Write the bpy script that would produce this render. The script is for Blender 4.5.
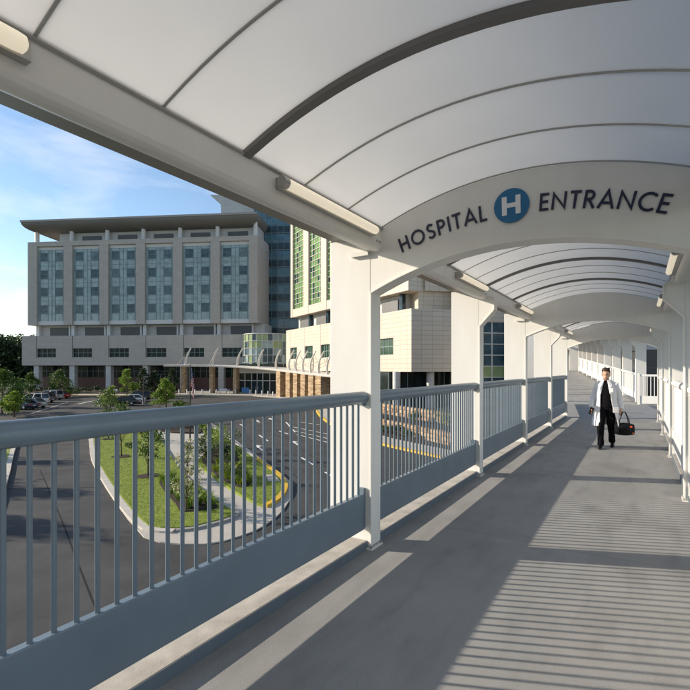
import bpy, bmesh, math, random
from mathutils import Vector, Matrix, Euler
from mathutils.geometry import tessellate_polygon
random.seed(7)
PI = math.pi
R_ = math.radians
for o in list(bpy.data.objects):
    bpy.data.objects.remove(o, do_unlink=True)
scene = bpy.context.scene
COL = scene.collection

# ------------------------------------------------------------------ camera
EYE = 1.72                      # eye height above the walkway floor (z = 0)
FPX, HX, HY = 471.0, 345.0, 369.0
YAW = R_(32.0)
cam_d = bpy.data.cameras.new('camera')
cam_d.sensor_width = 36.0
cam_d.lens = FPX / 690.0 * 36.0
cam_d.shift_y = 24.0 / 690.0
cam_d.clip_start = 0.05
cam_d.clip_end = 5000.0
cam = bpy.data.objects.new('camera', cam_d)
COL.objects.link(cam)
cam.location = (0, 0, EYE)
cam.rotation_euler = (R_(90), 0, YAW)
scene.camera = cam

# ------------------------------------------------------------------ sky and sun
SUN_EL = R_(20.5)
SUN_H = Vector((-0.924, -0.383, 0)).normalized()      # horizontal direction towards the sun
SUN_DIR = Vector((SUN_H.x * math.cos(SUN_EL), SUN_H.y * math.cos(SUN_EL), math.sin(SUN_EL)))
world = bpy.data.worlds.new('World')
scene.world = world
world.use_nodes = True
wn, wl = world.node_tree.nodes, world.node_tree.links
wn.clear()
w_out = wn.new('ShaderNodeOutputWorld')
w_bg = wn.new('ShaderNodeBackground')
sky = wn.new('ShaderNodeTexSky')
sky.sky_type = 'NISHITA'
sky.sun_disc = False
sky.sun_elevation = SUN_EL
sky.sun_rotation = math.atan2(SUN_H.x, SUN_H.y)
sky.altitude = 100
sky.air_density = 1.0
sky.dust_density = 0.15
sky.ozone_density = 1.6
w_bg.inputs['Strength'].default_value = 0.125
def wnode(t, **k):
    n = wn.new(t)
    for a, v in k.items():
        setattr(n, a, v)
    return n
tc = wnode('ShaderNodeTexCoord')
sep = wnode('ShaderNodeSeparateXYZ')
wl.new(tc.outputs['Generated'], sep.inputs[0])
# heaped clouds low above the horizon, all round the sky
mp = wnode('ShaderNodeMapping'); mp.inputs['Scale'].default_value = (1, 1, 1.9)
mp.inputs['Location'].default_value = (0.35, 0.2, 0.0)
wl.new(tc.outputs['Generated'], mp.inputs[0])
nz = wnode('ShaderNodeTexNoise'); nz.inputs['Scale'].default_value = 4.2
nz.inputs['Detail'].default_value = 9; nz.inputs['Roughness'].default_value = 0.56
wl.new(mp.outputs[0], nz.inputs['Vector'])
cr = wnode('ShaderNodeValToRGB')
cr.color_ramp.elements[0].position = 0.50; cr.color_ramp.elements[1].position = 0.60
wl.new(nz.outputs['Fac'], cr.inputs[0])
em = wnode('ShaderNodeMapRange'); em.interpolation_type = 'SMOOTHSTEP'
em.inputs[1].default_value = 0.07; em.inputs[2].default_value = 0.25
em.inputs[3].default_value = 1; em.inputs[4].default_value = 0
wl.new(sep.outputs['Z'], em.inputs[0])
mu = wnode('ShaderNodeMath', operation='MULTIPLY')
wl.new(cr.outputs['Color'], mu.inputs[0]); wl.new(em.outputs[0], mu.inputs[1])
# thin streaks higher up
mp2 = wnode('ShaderNodeMapping'); mp2.inputs['Scale'].default_value = (0.8, 2.0, 5.5)
mp2.inputs['Rotation'].default_value = (0.25, 0.12, 0.5)
wl.new(tc.outputs['Generated'], mp2.inputs[0])
nz2 = wnode('ShaderNodeTexNoise'); nz2.inputs['Scale'].default_value = 2.0
nz2.inputs['Detail'].default_value = 8; nz2.inputs['Roughness'].default_value = 0.6
nz2.inputs['Distortion'].default_value = 0.5
wl.new(mp2.outputs[0], nz2.inputs['Vector'])
cr2 = wnode('ShaderNodeValToRGB')
cr2.color_ramp.elements[0].position = 0.45; cr2.color_ramp.elements[1].position = 0.85
cr2.color_ramp.elements[1].color = (0.55, 0.55, 0.55, 1)
wl.new(nz2.outputs['Fac'], cr2.inputs[0])
mx = wnode('ShaderNodeMath', operation='MAXIMUM')
wl.new(mu.outputs[0], mx.inputs[0]); wl.new(cr2.outputs['Color'], mx.inputs[1])
mix = wnode('ShaderNodeMix', data_type='RGBA')
CLOUD = 6.2
mix.inputs[7].default_value = (CLOUD, CLOUD * 0.99, CLOUD * 0.97, 1)
wl.new(mx.outputs[0], mix.inputs[0])
wl.new(sky.outputs[0], mix.inputs[6])
wl.new(mix.outputs[2], w_bg.inputs[0])
wl.new(w_bg.outputs[0], w_out.inputs[0])

sun_d = bpy.data.lights.new('sun', 'SUN')
sun_d.energy = 4.8
sun_d.angle = R_(0.7)
sun_d.color = (1.0, 0.87, 0.70)
sun = bpy.data.objects.new('sun', sun_d)
COL.objects.link(sun)
sun.rotation_euler = (-SUN_DIR).to_track_quat('-Z', 'Y').to_euler()

vs = scene.view_settings
vs.view_transform = 'Standard'
vs.look = 'None'
vs.exposure = 0.70
vs.gamma = 1.0
vs.use_curve_mapping = False
scene.render.resolution_x = scene.render.resolution_y = 1024

# ------------------------------------------------------------------ helpers
FW = Vector((-math.sin(YAW), math.cos(YAW), 0))       # depth axis of the site
RT = Vector((math.cos(YAW), math.sin(YAW), 0))        # lateral axis of the site
def site(l, d, z=0.0):
    p = RT * l + FW * d
    return Vector((p.x, p.y, z))
GZ0, GS = -4.88, 0.014                                # the site climbs 1.4 % towards the hospital
def gz(d):
    return GZ0 + GS * max(-25.0, min(115.0, d))
def gzp(p):
    return gz(p[0] * FW.x + p[1] * FW.y)
def G(px, py, h=0.0):
    """surveyed point of the ground: bearing px, dip py"""
    d = (EYE - GZ0 - h) / ((py - HY) / FPX + GS)
    return site((px - HX) / FPX * d, d, gz(d) + h)

ORD = ['first', 'second', 'third', 'fourth', 'fifth', 'sixth', 'seventh', 'eighth', 'ninth', 'tenth', 'eleventh', 'twelfth', 'thirteenth', 'fourteenth', 'fifteenth', 'sixteenth']
class MB:
    def __init__(s):
        s.v, s.f, s.m = [], [], []
    def add(s, vs_, fs, m=0):
        b = len(s.v)
        s.v += [tuple(v) for v in vs_]
        s.f += [tuple(i + b for i in f) for f in fs]
        s.m += [m] * len(fs)
        return s
    def box(s, x0, x1, y0, y1, z0, z1, m=0):
        vs_ = [(x, y, z) for z in (z0, z1) for y in (y0, y1) for x in (x0, x1)]
        return s.add(vs_, [(0, 2, 3, 1), (4, 5, 7, 6), (0, 1, 5, 4), (2, 6, 7, 3), (0, 4, 6, 2), (1, 3, 7, 5)], m)
    def prism(s, poly, a, b, axis='Y', m=0):
        """extrude a 2D polygon along an axis; polygon is (x,z) for Y, (y,z) for X, (x,y) for Z"""
        def P(p, t):
            return {'Y': (p[0], t, p[1]), 'X': (t, p[0], p[1]), 'Z': (p[0], p[1], t)}[axis]
        n = len(poly)
        vs_ = [P(p, a) for p in poly] + [P(p, b) for p in poly]
        tris = tessellate_polygon([[Vector((p[0], p[1], 0)) for p in poly]])
        fs = [tuple(t) for t in tris] + [tuple(i + n for i in reversed(t)) for t in tris]
        fs += [(i, (i + 1) % n, (i + 1) % n + n, i + n) for i in range(n)]
        return s.add(vs_, fs, m)
    def tube(s, path, rad, n=10, m=0, flat=1.0, cap=True):
        path = [Vector(p) for p in path]
        if not isinstance(rad, (list, tuple)):
            rad = [rad] * len(path)
        b = len(s.v); k = len(path); up = None
        for i, p in enumerate(path):
            t = (path[min(i + 1, k - 1)] - path[max(i - 1, 0)]).normalized()
            if up is None:
                up = Vector((0, 0, 1)) if abs(t.z) < 0.9 else Vector((0, 1, 0))
            u = (up - t * up.dot(t)).normalized(); w = t.cross(u); up = u
            for j in range(n):
                a = 2 * PI * j / n
                q = p + (u * math.cos(a) + w * math.sin(a) * flat) * rad[i]
                s.v.append(tuple(q))
        for i in range(k - 1):
            for j in range(n):
                s.f.append((b + i * n + j, b + i * n + (j + 1) % n, b + (i + 1) * n + (j + 1) % n, b + (i + 1) * n + j)); s.m.append(m)
        if cap:
            s.f.append(tuple(b + j for j in reversed(range(n)))); s.m.append(m)
            s.f.append(tuple(b + (k - 1) * n + j for j in range(n))); s.m.append(m)
        return s
    def loft(s, rings, m=0, close=True, cap=True):
        b = len(s.v); n = len(rings[0])
        for r in rings:
            s.v += [tuple(p) for p in r]
        for i in range(len(rings) - 1):
            for j in range(n if close else n - 1):
                s.f.append((b + i * n + j, b + i * n + (j + 1) % n, b + (i + 1) * n + (j + 1) % n, b + (i + 1) * n + j)); s.m.append(m)
        if cap:
            s.f.append(tuple(b + j for j in reversed(range(n)))); s.m.append(m)
            s.f.append(tuple(b + (len(rings) - 1) * n + j for j in range(n))); s.m.append(m)
        return s
    def ball(s, c, r, nu=12, nv=8, m=0, rot=None):
        if not isinstance(r, (list, tuple)):
            r = (r, r, r)
        rings = []
        for i in range(1, nv):
            a = PI * i / nv
            ring = []
            for j in range(nu):
                t = 2 * PI * j / nu
                q = Vector((r[0] * math.sin(a) * math.cos(t), r[1] * math.sin(a) * math.sin(t), -r[2] * math.cos(a)))
                if rot:
                    q = rot @ q
                ring.append(Vector(c) + q)
            rings.append(ring)
        return s.loft(rings, m)
    def sheet(s, poly, z, m=0):
        """poly of 2D/3D points laid flat at z(x,y)"""
        tris = tessellate_polygon([[Vector((p[0], p[1], 0)) for p in poly]])
        return s.add([(p[0], p[1], z(p) if callable(z) else z) for p in poly], [tuple(t) for t in tris], m)
    def slab(s, poly, zt, zb, m=0):
        n = len(poly)
        f1 = zt if callable(zt) else (lambda p: zt)
        f0 = zb if callable(zb) else (lambda p: zb)
        tris = tessellate_polygon([[Vector((p[0], p[1], 0)) for p in poly]])
        vs_ = [(p[0], p[1], f0(p)) for p in poly] + [(p[0], p[1], f1(p)) for p in poly]
        fs = [tuple(reversed(t)) for t in tris] + [tuple(i + n for i in t) for t in tris]
        fs += [(i, (i + 1) % n, (i + 1) % n + n, i + n) for i in range(n)]
        return s.add(vs_, fs, m)
    def mesh(s, name, mats, xf=None, smooth=False):
        me = bpy.data.meshes.new(name)
        vs_ = [tuple(xf(Vector(v))) for v in s.v] if xf else s.v
        me.from_pydata(vs_, [], s.f)
        if not isinstance(mats, (list, tuple)):
            mats = [mats]
        for mm in mats:
            me.materials.append(mm)
        if len(mats) > 1:
            me.polygons.foreach_set('material_index', s.m)
        bm = bmesh.new(); bm.from_mesh(me)
        bmesh.ops.recalc_face_normals(bm, faces=bm.faces)
        bm.to_mesh(me); bm.free()
        if smooth:
            me.polygons.foreach_set('use_smooth', [True] * len(me.polygons))
            try:
                me.set_sharp_from_angle(angle=R_(40))
            except Exception:
                pass
        me.update()
        return me
    def build(s, name, mats, parent=None, xf=None, smooth=False, bevel=0):
        o = bpy.data.objects.new(name, s.mesh(name, mats, xf, smooth))
        COL.objects.link(o)
        if parent is not None:
            o.parent = parent
        if bevel:
            b = o.modifiers.new('bevel', 'BEVEL'); b.width = bevel; b.segments = 2; b.limit_method = 'ANGLE'
        return o

def tag(o, label=None, cat=None, group=None, kind=None):
    if label: o['label'] = label
    if cat: o['category'] = cat
    if group: o['group'] = group
    if kind: o['kind'] = kind
    return o
def thing(name, label, cat, loc=(0, 0, 0), rz=0.0, group=None):
    o = bpy.data.objects.new(name, None)
    o.empty_display_size = 0.2
    COL.objects.link(o)
    o.location = loc; o.rotation_euler = (0, 0, rz)
    return tag(o, label, cat, group)
def inst(name, me, parent, loc=(0, 0, 0), rot=(0, 0, 0), scale=(1, 1, 1)):
    o = bpy.data.objects.new(name, me)
    COL.objects.link(o)
    o.parent = parent; o.location = loc; o.rotation_euler = rot; o.scale = scale
    return o

# ------------------------------------------------------------------ materials
def mat(name, col, rough=0.6, metal=0.0, var=0.0, vscale=3.0, bump=0.0, bscale=40.0, spec=0.5, col2=None, stretch=None, bdist=0.01):
    m = bpy.data.materials.new(name); m.use_nodes = True
    nt = m.node_tree; b = nt.nodes['Principled BSDF']
    b.inputs['Base Color'].default_value = (*col, 1)
    b.inputs['Roughness'].default_value = rough
    b.inputs['Metallic'].default_value = metal
    b.inputs['Specular IOR Level'].default_value = spec
    vec = None
    if var or bump or col2:
        t = nt.nodes.new('ShaderNodeTexCoord'); vec = t.outputs['Object']
        if stretch:
            mpn = nt.nodes.new('ShaderNodeMapping'); mpn.inputs['Scale'].default_value = stretch
            nt.links.new(vec, mpn.inputs[0]); vec = mpn.outputs[0]
    if var or col2:
        n = nt.nodes.new('ShaderNodeTexNoise'); n.inputs['Scale'].default_value = vscale
        n.inputs['Detail'].default_value = 7; n.inputs['Roughness'].default_value = 0.62
        nt.links.new(vec, n.inputs['Vector'])
        r = nt.nodes.new('ShaderNodeValToRGB')
        r.color_ramp.elements[0].position = 0.3; r.color_ramp.elements[1].position = 0.7
        c2 = col2 or tuple(min(1, c * (1 + var)) for c in col)
        c1 = col if col2 else tuple(c * (1 - var) for c in col)
        r.color_ramp.elements[0].color = (*c1, 1); r.color_ramp.elements[1].color = (*c2, 1)
        nt.links.new(n.outputs['Fac'], r.inputs[0])
        nt.links.new(r.outputs[0], b.inputs['Base Color'])
    if bump:
        n2 = nt.nodes.new('ShaderNodeTexNoise'); n2.inputs['Scale'].default_value = bscale
        n2.inputs['Detail'].default_value = 4
        nt.links.new(vec, n2.inputs['Vector'])
        bp = nt.nodes.new('ShaderNodeBump'); bp.inputs['Strength'].default_value = bump; bp.inputs['Distance'].default_value = bdist
        nt.links.new(n2.outputs['Fac'], bp.inputs['Height'])
        nt.links.new(bp.outputs[0], b.inputs['Normal'])
    return m
def panel_mat(name, col, colj, bw, bh, mortar=0.02, rough=0.6, offset=0.0, var=0.05, bump=0.3):
    """cladding whose joints are too fine to pick apart: brick texture on (x+y, z)"""
    m = bpy.data.materials.new(name); m.use_nodes = True
    nt = m.node_tree; b = nt.nodes['Principled BSDF']; b.inputs['Roughness'].default_value = rough
    t = nt.nodes.new('ShaderNodeTexCoord'); sp = nt.nodes.new('ShaderNodeSeparateXYZ')
    nt.links.new(t.outputs['Object'], sp.inputs[0])
    ad = nt.nodes.new('ShaderNodeMath'); ad.operation = 'ADD'
    nt.links.new(sp.outputs[0], ad.inputs[0]); nt.links.new(sp.outputs[1], ad.inputs[1])
    cb = nt.nodes.new('ShaderNodeCombineXYZ')
    nt.links.new(ad.outputs[0], cb.inputs[0]); nt.links.new(sp.outputs[2], cb.inputs[1])
    br = nt.nodes.new('ShaderNodeTexBrick'); br.offset = offset
    br.inputs['Scale'].default_value = 1.0
    br.inputs['Brick Width'].default_value = bw; br.inputs['Row Height'].default_value = bh
    br.inputs['Mortar Size'].default_value = mortar; br.inputs['Mortar Smooth'].default_value = 0.2
    br.inputs['Color1'].default_value = (*[c * (1 - var) for c in col], 1)
    br.inputs['Color2'].default_value = (*[min(1, c * (1 + var)) for c in col], 1)
    br.inputs['Mortar'].default_value = (*colj, 1)
    nt.links.new(cb.outputs[0], br.inputs['Vector'])
    nt.links.new(br.outputs['Color'], b.inputs['Base Color'])
    if bump:
        bp = nt.nodes.new('ShaderNodeBump'); bp.inputs['Strength'].default_value = bump; bp.inputs['Distance'].default_value = 0.02
        bp.invert = True
        nt.links.new(br.outputs['Fac'], bp.inputs['Height'])
        nt.links.new(bp.outputs[0], b.inputs['Normal'])
    return m
def glass_mat(name, col, rough=0.08, spec=0.8, var=0.25, vscale=0.35):
    return mat(name, col, rough, 0.0, var=var, vscale=vscale, spec=spec)
def leaf_mat(name, col, col2):
    m = bpy.data.materials.new(name); m.use_nodes = True
    nt = m.node_tree; b = nt.nodes['Principled BSDF']
    b.inputs['Roughness'].default_value = 0.55
    g = nt.nodes.new('ShaderNodeNewGeometry')
    r = nt.nodes.new('ShaderNodeValToRGB')
    r.color_ramp.elements[0].color = (*col, 1); r.color_ramp.elements[1].color = (*col2, 1)
    nt.links.new(g.outputs['Random Per Island'], r.inputs[0])
    nt.links.new(r.outputs[0], b.inputs['Base Color'])
    tr = nt.nodes.new('ShaderNodeBsdfTranslucent'); nt.links.new(r.outputs[0], tr.inputs[0])
    ms = nt.nodes.new('ShaderNodeMixShader'); ms.inputs[0].default_value = 0.35
    out = nt.nodes['Material Output']
    nt.links.new(b.outputs[0], ms.inputs[1]); nt.links.new(tr.outputs[0], ms.inputs[2]); nt.links.new(ms.outputs[0], out.inputs[0])
    return m

M = {}
M['white'] = mat('white_paint', (0.72, 0.71, 0.68), 0.42, var=0.04, vscale=2.2, bump=0.05, bscale=120, stretch=(1.6, 1.6, .35))
M['gutter'] = mat('gutter_paint', (0.21, 0.195, 0.175), 0.5, var=.08)
M['blue'] = mat('blue_grey_paint', (0.15, 0.198, 0.242), 0.33, var=0.10, vscale=2.6, bump=0.05, bscale=120)
M['pale'] = mat('pale_grey_paint', (0.58, 0.59, 0.60), 0.42, var=0.04, vscale=2.0)
def deck_mat():
    m = mat('deck_coating', (0.262, 0.264, 0.263), 0.72, var=0.10, vscale=1.1, bump=0.6, bscale=260, bdist=0.004, spec=.35)
    nt = m.node_tree; b = nt.nodes['Principled BSDF']
    src = b.inputs['Base Color'].links[0].from_socket
    t = nt.nodes.new('ShaderNodeTexCoord')
    def layer(src, scale, lo, hi, amt, st=(1, 1, 1), detail=5):
        mpn = nt.nodes.new('ShaderNodeMapping'); mpn.inputs['Scale'].default_value = st
        nt.links.new(t.outputs['Object'], mpn.inputs[0])
        n = nt.nodes.new('ShaderNodeTexNoise'); n.inputs['Scale'].default_value = scale; n.inputs['Detail'].default_value = detail
        nt.links.new(mpn.outputs[0], n.inputs['Vector'])
        r = nt.nodes.new('ShaderNodeMapRange'); r.inputs[1].default_value = lo; r.inputs[2].default_value = hi
        r.inputs[3].default_value = 1 - amt; r.inputs[4].default_value = 1 + amt * .5
        nt.links.new(n.outputs['Fac'], r.inputs[0])
        x = nt.nodes.new('ShaderNodeMix'); x.data_type = 'RGBA'; x.blend_type = 'MULTIPLY'; x.inputs[0].default_value = 1
        nt.links.new(src, x.inputs[6]); nt.links.new(r.outputs[0], x.inputs[7])
        return x.outputs[2]
    src = layer(src, 140, .3, .7, .22)                     # aggregate speckle
    src = layer(src, 5, .30, .5, .12, (1, .25, 1), 8)       # scuffs along the way
    src = layer(src, .9, .33, .45, .13, (1, 1, 1), 9)       # stains
    nt.links.new(src, b.inputs['Base Color'])
    return m
M['kerbc'] = mat('kerb_concrete', (0.42, 0.385, 0.335), 0.9, var=0.22, vscale=5, bump=0.15, bscale=90)
M['kerbface'] = mat('kerb_blue_paint', (0.12, 0.155, 0.19), 0.5, var=0.08, vscale=4)
M['deck'] = deck_mat()
M['slabc'] = mat('slab_concrete', (0.40, 0.39, 0.37), 0.85, var=0.1, vscale=2)
M['rib'] = mat('rib_metal', (0.155, 0.15, 0.145), 0.5, var=0.1)
M['ribthin'] = mat('rib_gasket', (0.40, 0.40, 0.39), 0.6)
M['black'] = mat('black_paint', (0.02, 0.02, 0.022), 0.45)
M['navy'] = mat('navy_letters', (0.010, 0.014, 0.05), 0.4)
M['hblue'] = mat('sign_blue', (0.004, 0.135, 0.31), 0.4)
M['hwhite'] = mat('sign_white', (0.75, 0.76, 0.78), 0.4)
M['steel'] = mat('fixture_steel', (0.42, 0.41, 0.39), 0.4, metal=0.6)
# milky roof sheet
rm = bpy.data.materials.new('milky_roof_sheet'); rm.use_nodes = True
nt = rm.node_tree; nt.nodes.remove(nt.nodes['Principled BSDF'])
out = nt.nodes['Material Output']
tcn = nt.nodes.new('ShaderNodeTexCoord')
no = nt.nodes.new('ShaderNodeTexNoise'); no.inputs['Scale'].default_value = 1.4; no.inputs['Detail'].default_value = 6
nt.links.new(tcn.outputs['Object'], no.inputs['Vector'])
rp = nt.nodes.new('ShaderNodeValToRGB')
rp.color_ramp.elements[0].position = 0.3; rp.color_ramp.elements[1].position = 0.75
rp.color_ramp.elements[0].color = (0.74, 0.742, 0.735, 1); rp.color_ramp.elements[1].color = (0.785, 0.785, 0.775, 1)
nt.links.new(no.outputs['Fac'], rp.inputs[0])
tl = nt.nodes.new('ShaderNodeBsdfTranslucent'); df = nt.nodes.new('ShaderNodeBsdfDiffuse'); gl = nt.nodes.new('ShaderNodeBsdfGlossy')
gl.inputs['Roughness'].default_value = 0.35
nt.links.new(rp.outputs[0], tl.inputs[0]); nt.links.new(rp.outputs[0], df.inputs[0])
m1 = nt.nodes.new('ShaderNodeMixShader'); m1.inputs[0].default_value = 0.68
nt.links.new(df.outputs[0], m1.inputs[1]); nt.links.new(tl.outputs[0], m1.inputs[2])
m2 = nt.nodes.new('ShaderNodeMixShader'); m2.inputs[0].default_value = 0.06
nt.links.new(m1.outputs[0], m2.inputs[1]); nt.links.new(gl.outputs[0], m2.inputs[2])
nt.links.new(m2.outputs[0], out.inputs[0])
M['roof'] = rm
# lit lamp tube
lm = bpy.data.materials.new('lamp_tube'); lm.use_nodes = True
b = lm.node_tree.nodes['Principled BSDF']
b.inputs['Base Color'].default_value = (0.75, 0.71, 0.60, 1); b.inputs['Roughness'].default_value = 0.35
b.inputs['Emission Color'].default_value = (1.0, 0.86, 0.64, 1); b.inputs['Emission Strength'].default_value = 0.32
M['tube'] = lm

# ------------------------------------------------------------------ ground and setting
M['asphalt'] = mat('asphalt', (0.062, 0.062, 0.0625), 0.9, var=0.30, vscale=0.45, bump=0.3, bscale=30, spec=.2)
M['earth'] = mat('earth_grass', (0.05, 0.075, 0.025), 0.9, var=0.3, vscale=0.1)
M['lawn'] = mat('lawn', (0.15, 0.205, 0.018), 0.9, col2=(0.235, 0.285, 0.028), vscale=1.6, bump=0.8, bscale=25, bdist=0.05)
M['mulch'] = mat('mulch', (0.028, 0.016, 0.011), 0.95, var=0.4, vscale=9, bump=0.8, bscale=30, bdist=0.05)
M['concrete'] = mat('concrete', (0.42, 0.39, 0.345), 0.85, var=0.12, vscale=1.2, bump=0.2, bscale=30)
M['conckerb'] = mat('kerb_stone', (0.46, 0.43, 0.38), 0.85, var=0.12, vscale=2)
M['kerbdark'] = mat('kerb_weathered', (0.26, 0.25, 0.235), 0.85, var=0.15, vscale=2)
M['yellow'] = mat('yellow_paint', (0.62, 0.38, 0.03), 0.7, var=0.12, vscale=4)
M['mark'] = mat('road_paint', (0.70, 0.70, 0.68), 0.7, var=0.12, vscale=5)

def struct(o):
    o['kind'] = 'structure'; return o
g = MB()
ds = [-600, -25, 115, 260, 700, 2600]; ls = [-2500, -600, 0, 600, 2500]
for d in ds:
    for l in ls:
        p = site(l, d); g.v.append((p.x, p.y, gz(d) - 0.02))
for i in range(len(ds) - 1):
    for j in range(len(ls) - 1):
        a = i * len(ls) + j
        g.f.append((a, a + 1, a + 1 + len(ls), a + len(ls))); g.m.append(0)
struct(g.build('ground', M['earth']))
r = MB()
r.slab([site(-75, -20), site(70, -20), site(70, 92.5), site(-75, 92.5)], lambda p: gzp(p), lambda p: gzp(p) - 0.2)
struct(r.build('road', M['asphalt']))

def off(poly, dist, closed=True):
    """offset a 2D polyline to its left"""
    n = len(poly); outp = []
    for i in range(n):
        a = Vector(poly[(i - 1) % n if closed else max(i - 1, 0)][:2]); c = Vector(poly[(i + 1) % n if closed else min(i + 1, n - 1)][:2])
        t = (c - a).normalized(); nrm = Vector((-t.y, t.x))
        q = Vector(poly[i][:2]) + nrm * dist
        outp.append(Vector((q.x, q.y, 0)))
    return outp
def smooth_poly(pts, it=2, closed=True):
    pts = [Vector((p[0], p[1], 0)) for p in pts]
    for _ in range(it):
        n = len(pts); q = []
        for i in range(n if closed else n - 1):
            a, c = pts[i], pts[(i + 1) % n]
            q += [a * .75 + c * .25, a * .25 + c * .75]
        if not closed:
            q = [pts[0]] + q + [pts[-1]]
        pts = q
    return pts
def strip(mb, line, w0, w1, zt, zb):
    A = off(line, w0, False); B = off(line, w1, False)
    for i in range(len(line) - 1):
        q = [A[i], A[i + 1], B[i + 1], B[i]]
        vs_ = [(p.x, p.y, gzp(p) + zb) for p in q] + [(p.x, p.y, gzp(p) + zt) for p in q]
        mb.add(vs_, [(4, 5, 6, 7), (0, 1, 5, 4), (2, 3, 7, 6), (0, 3, 7, 4), (1, 2, 6, 5)])
    return mb
def gline(pts, it=2):
    return smooth_poly([G(*p) for p in pts], it, False)
def flat(name, pts, m, h, it=0, base=-0.05, kind=True):
    poly = [G(*p) for p in pts]
    if it: poly = smooth_poly(poly, it)
    mb = MB(); mb.slab(poly, lambda p: gzp(p) + h, lambda p: gzp(p) + base)
    o = mb.build(name, m)
    if kind: struct(o)
    return o, poly

# concrete apron and paths around the two planted islands
apron = [(88.5, 428), (88.6, 439), (91, 460), (98, 475), (111, 496), (128, 520), (144, 538), (160, 543), (180, 545), (204.6, 545), (224, 542), (240, 537), (254, 532), (265, 526), (276, 518), (284, 510), (290, 500), (292.5, 490), (290, 482), (281, 474), (262, 460), (240, 444), (216, 426), (200, 417), (170, 413), (130, 414), (100, 418)]
flat('concrete_apron', apron, M['concrete'], 0.05)
lawnA = [(93.5, 428), (93.2, 439), (96, 458), (103, 472), (116.5, 493), (134, 515), (147.5, 528.5), (160, 531), (176, 531.5), (192, 530), (206, 526.5), (220, 523), (231.5, 519), (234.5, 516.5), (231, 513.5), (213, 500), (195, 486.5), (181, 474), (168, 453), (155, 432), (148, 421), (130, 418), (105, 421)]
lawnB = [(255, 506), (262, 508), (269, 505), (275, 501), (280.5, 495), (282.5, 488), (280, 481), (272, 473.5), (253, 460), (234, 445.5), (215, 431), (205, 424.5), (196, 425), (204, 434), (212, 446), (206, 456), (194, 465), (206.5, 474), (231, 492)]
_, PA = flat('lawn', lawnA, M['lawn'], 0.17)
_, PB = flat('lawn', lawnB, M['lawn'], 0.17)
kb = MB(); strip(kb, gline([(93.5, 424)] + lawnA[:9][0:1] + lawnA[1:9], 1), -0.02, -0.34, 0.13, 0.0)
struct(kb.build('kerb', M['conckerb']))
kb = MB(); strip(kb, gline(lawnA[8:15], 1), -0.02, -0.24, 0.14, 0.0)
struct(kb.build('kerb', M['kerbdark']))
kb = MB(); strip(kb, gline(lawnB[1:9], 1), -0.02, -0.30, 0.19, 0.0)
struct(kb.build('yellow_kerb', M['yellow']))
kb = MB(); strip(kb, gline(lawnB[8:12], 1), -0.02, -0.26, 0.16, 0.0)
struct(kb.build('kerb', M['conckerb']))
flat('mulch_bed', [(158, 485), (163, 479), (171, 478), (177, 484), (187, 493), (200, 500), (213, 506), (219, 511), (212, 513.5), (196, 515), (180, 516.5), (177, 509), (166, 497)], M['mulch'], 0.20, 1)
flat('mulch_bed', [(200, 463), (207, 459), (214, 449), (219, 441), (232, 449), (238, 460), (243, 473), (252, 482), (250, 489), (242, 491.5), (230, 488), (214, 477)], M['mulch'], 0.20, 1)
flat('mulch_bed', [(156, 429), (166, 433.5), (190, 434.5), (204, 434), (196, 426), (180, 421), (158, 423)], M['mulch'], 0.20, 1)
for c in ((108.7, 441), (121.5, 459), (148, 479)):
    p = G(*c); poly = [(p.x + (0.62 + random.uniform(-.1, .1)) * math.cos(a * PI / 7), p.y + (0.62 + random.uniform(-.1, .1)) * math.sin(a * PI / 7)) for a in range(14)]
    mb = MB(); mb.slab(poly, lambda q: gzp(q) + 0.20, lambda q: gzp(q)); struct(mb.build('mulch_ring', M['mulch']))
# concrete plate with a hatch in the tip of the right island
flat('utility_pad', [(265.5, 478), (275, 478), (280, 484.5), (268, 484.5)], M['concrete'], 0.20)
# verge to the left of the road
flat('lawn', [(-150, 424), (3, 424), (13.5, 444), (9, 455), (3, 480), (-20, 540), (-400, 640)], M['lawn'], 0.14)
kb = MB(); strip(kb, gline([(3, 424), (13.5, 444), (9, 455), (3, 480), (-20, 540)], 1), 0.0, 0.28, 0.15, 0.0)
struct(kb.build('kerb', M['conckerb']))
# planted bed and footway before the main wing
def site_poly(name, pts, m, h, base=-0.1):
    poly = [site(l, d) for l, d in pts]
    mb = MB(); mb.slab(poly, lambda p: gzp(p) + h, lambda p: gzp(p) + base)
    return struct(mb.build(name, m)), poly
site_poly('mulch_bed', [(-110, 97), (-35.5, 96), (-35.5, 118), (-110, 118)], M['mulch'], 0.2)
site_poly('footway', [(-58, 93.0), (-35.2, 92.4), (-35.2, 95.9), (-58, 96.9)], M['concrete'], 0.14)
kb = MB(); kb.box(0, 22.8, 0, 0.3, -0.1, 0.16)
o = kb.build('yellow_kerb', M['yellow']); o.location = site(-58, 92.7, gz(92.7)); o.rotation_euler = (0, 0, YAW - R_(1.5)); struct(o)
site_poly('entrance_paving', [(-35, 95), (-28, 94.6), (-18, 92), (-11, 86), (-6.5, 78), (-5, 73), (20, 73), (20, 118), (-35, 118)], M['concrete'], 0.145)
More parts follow.
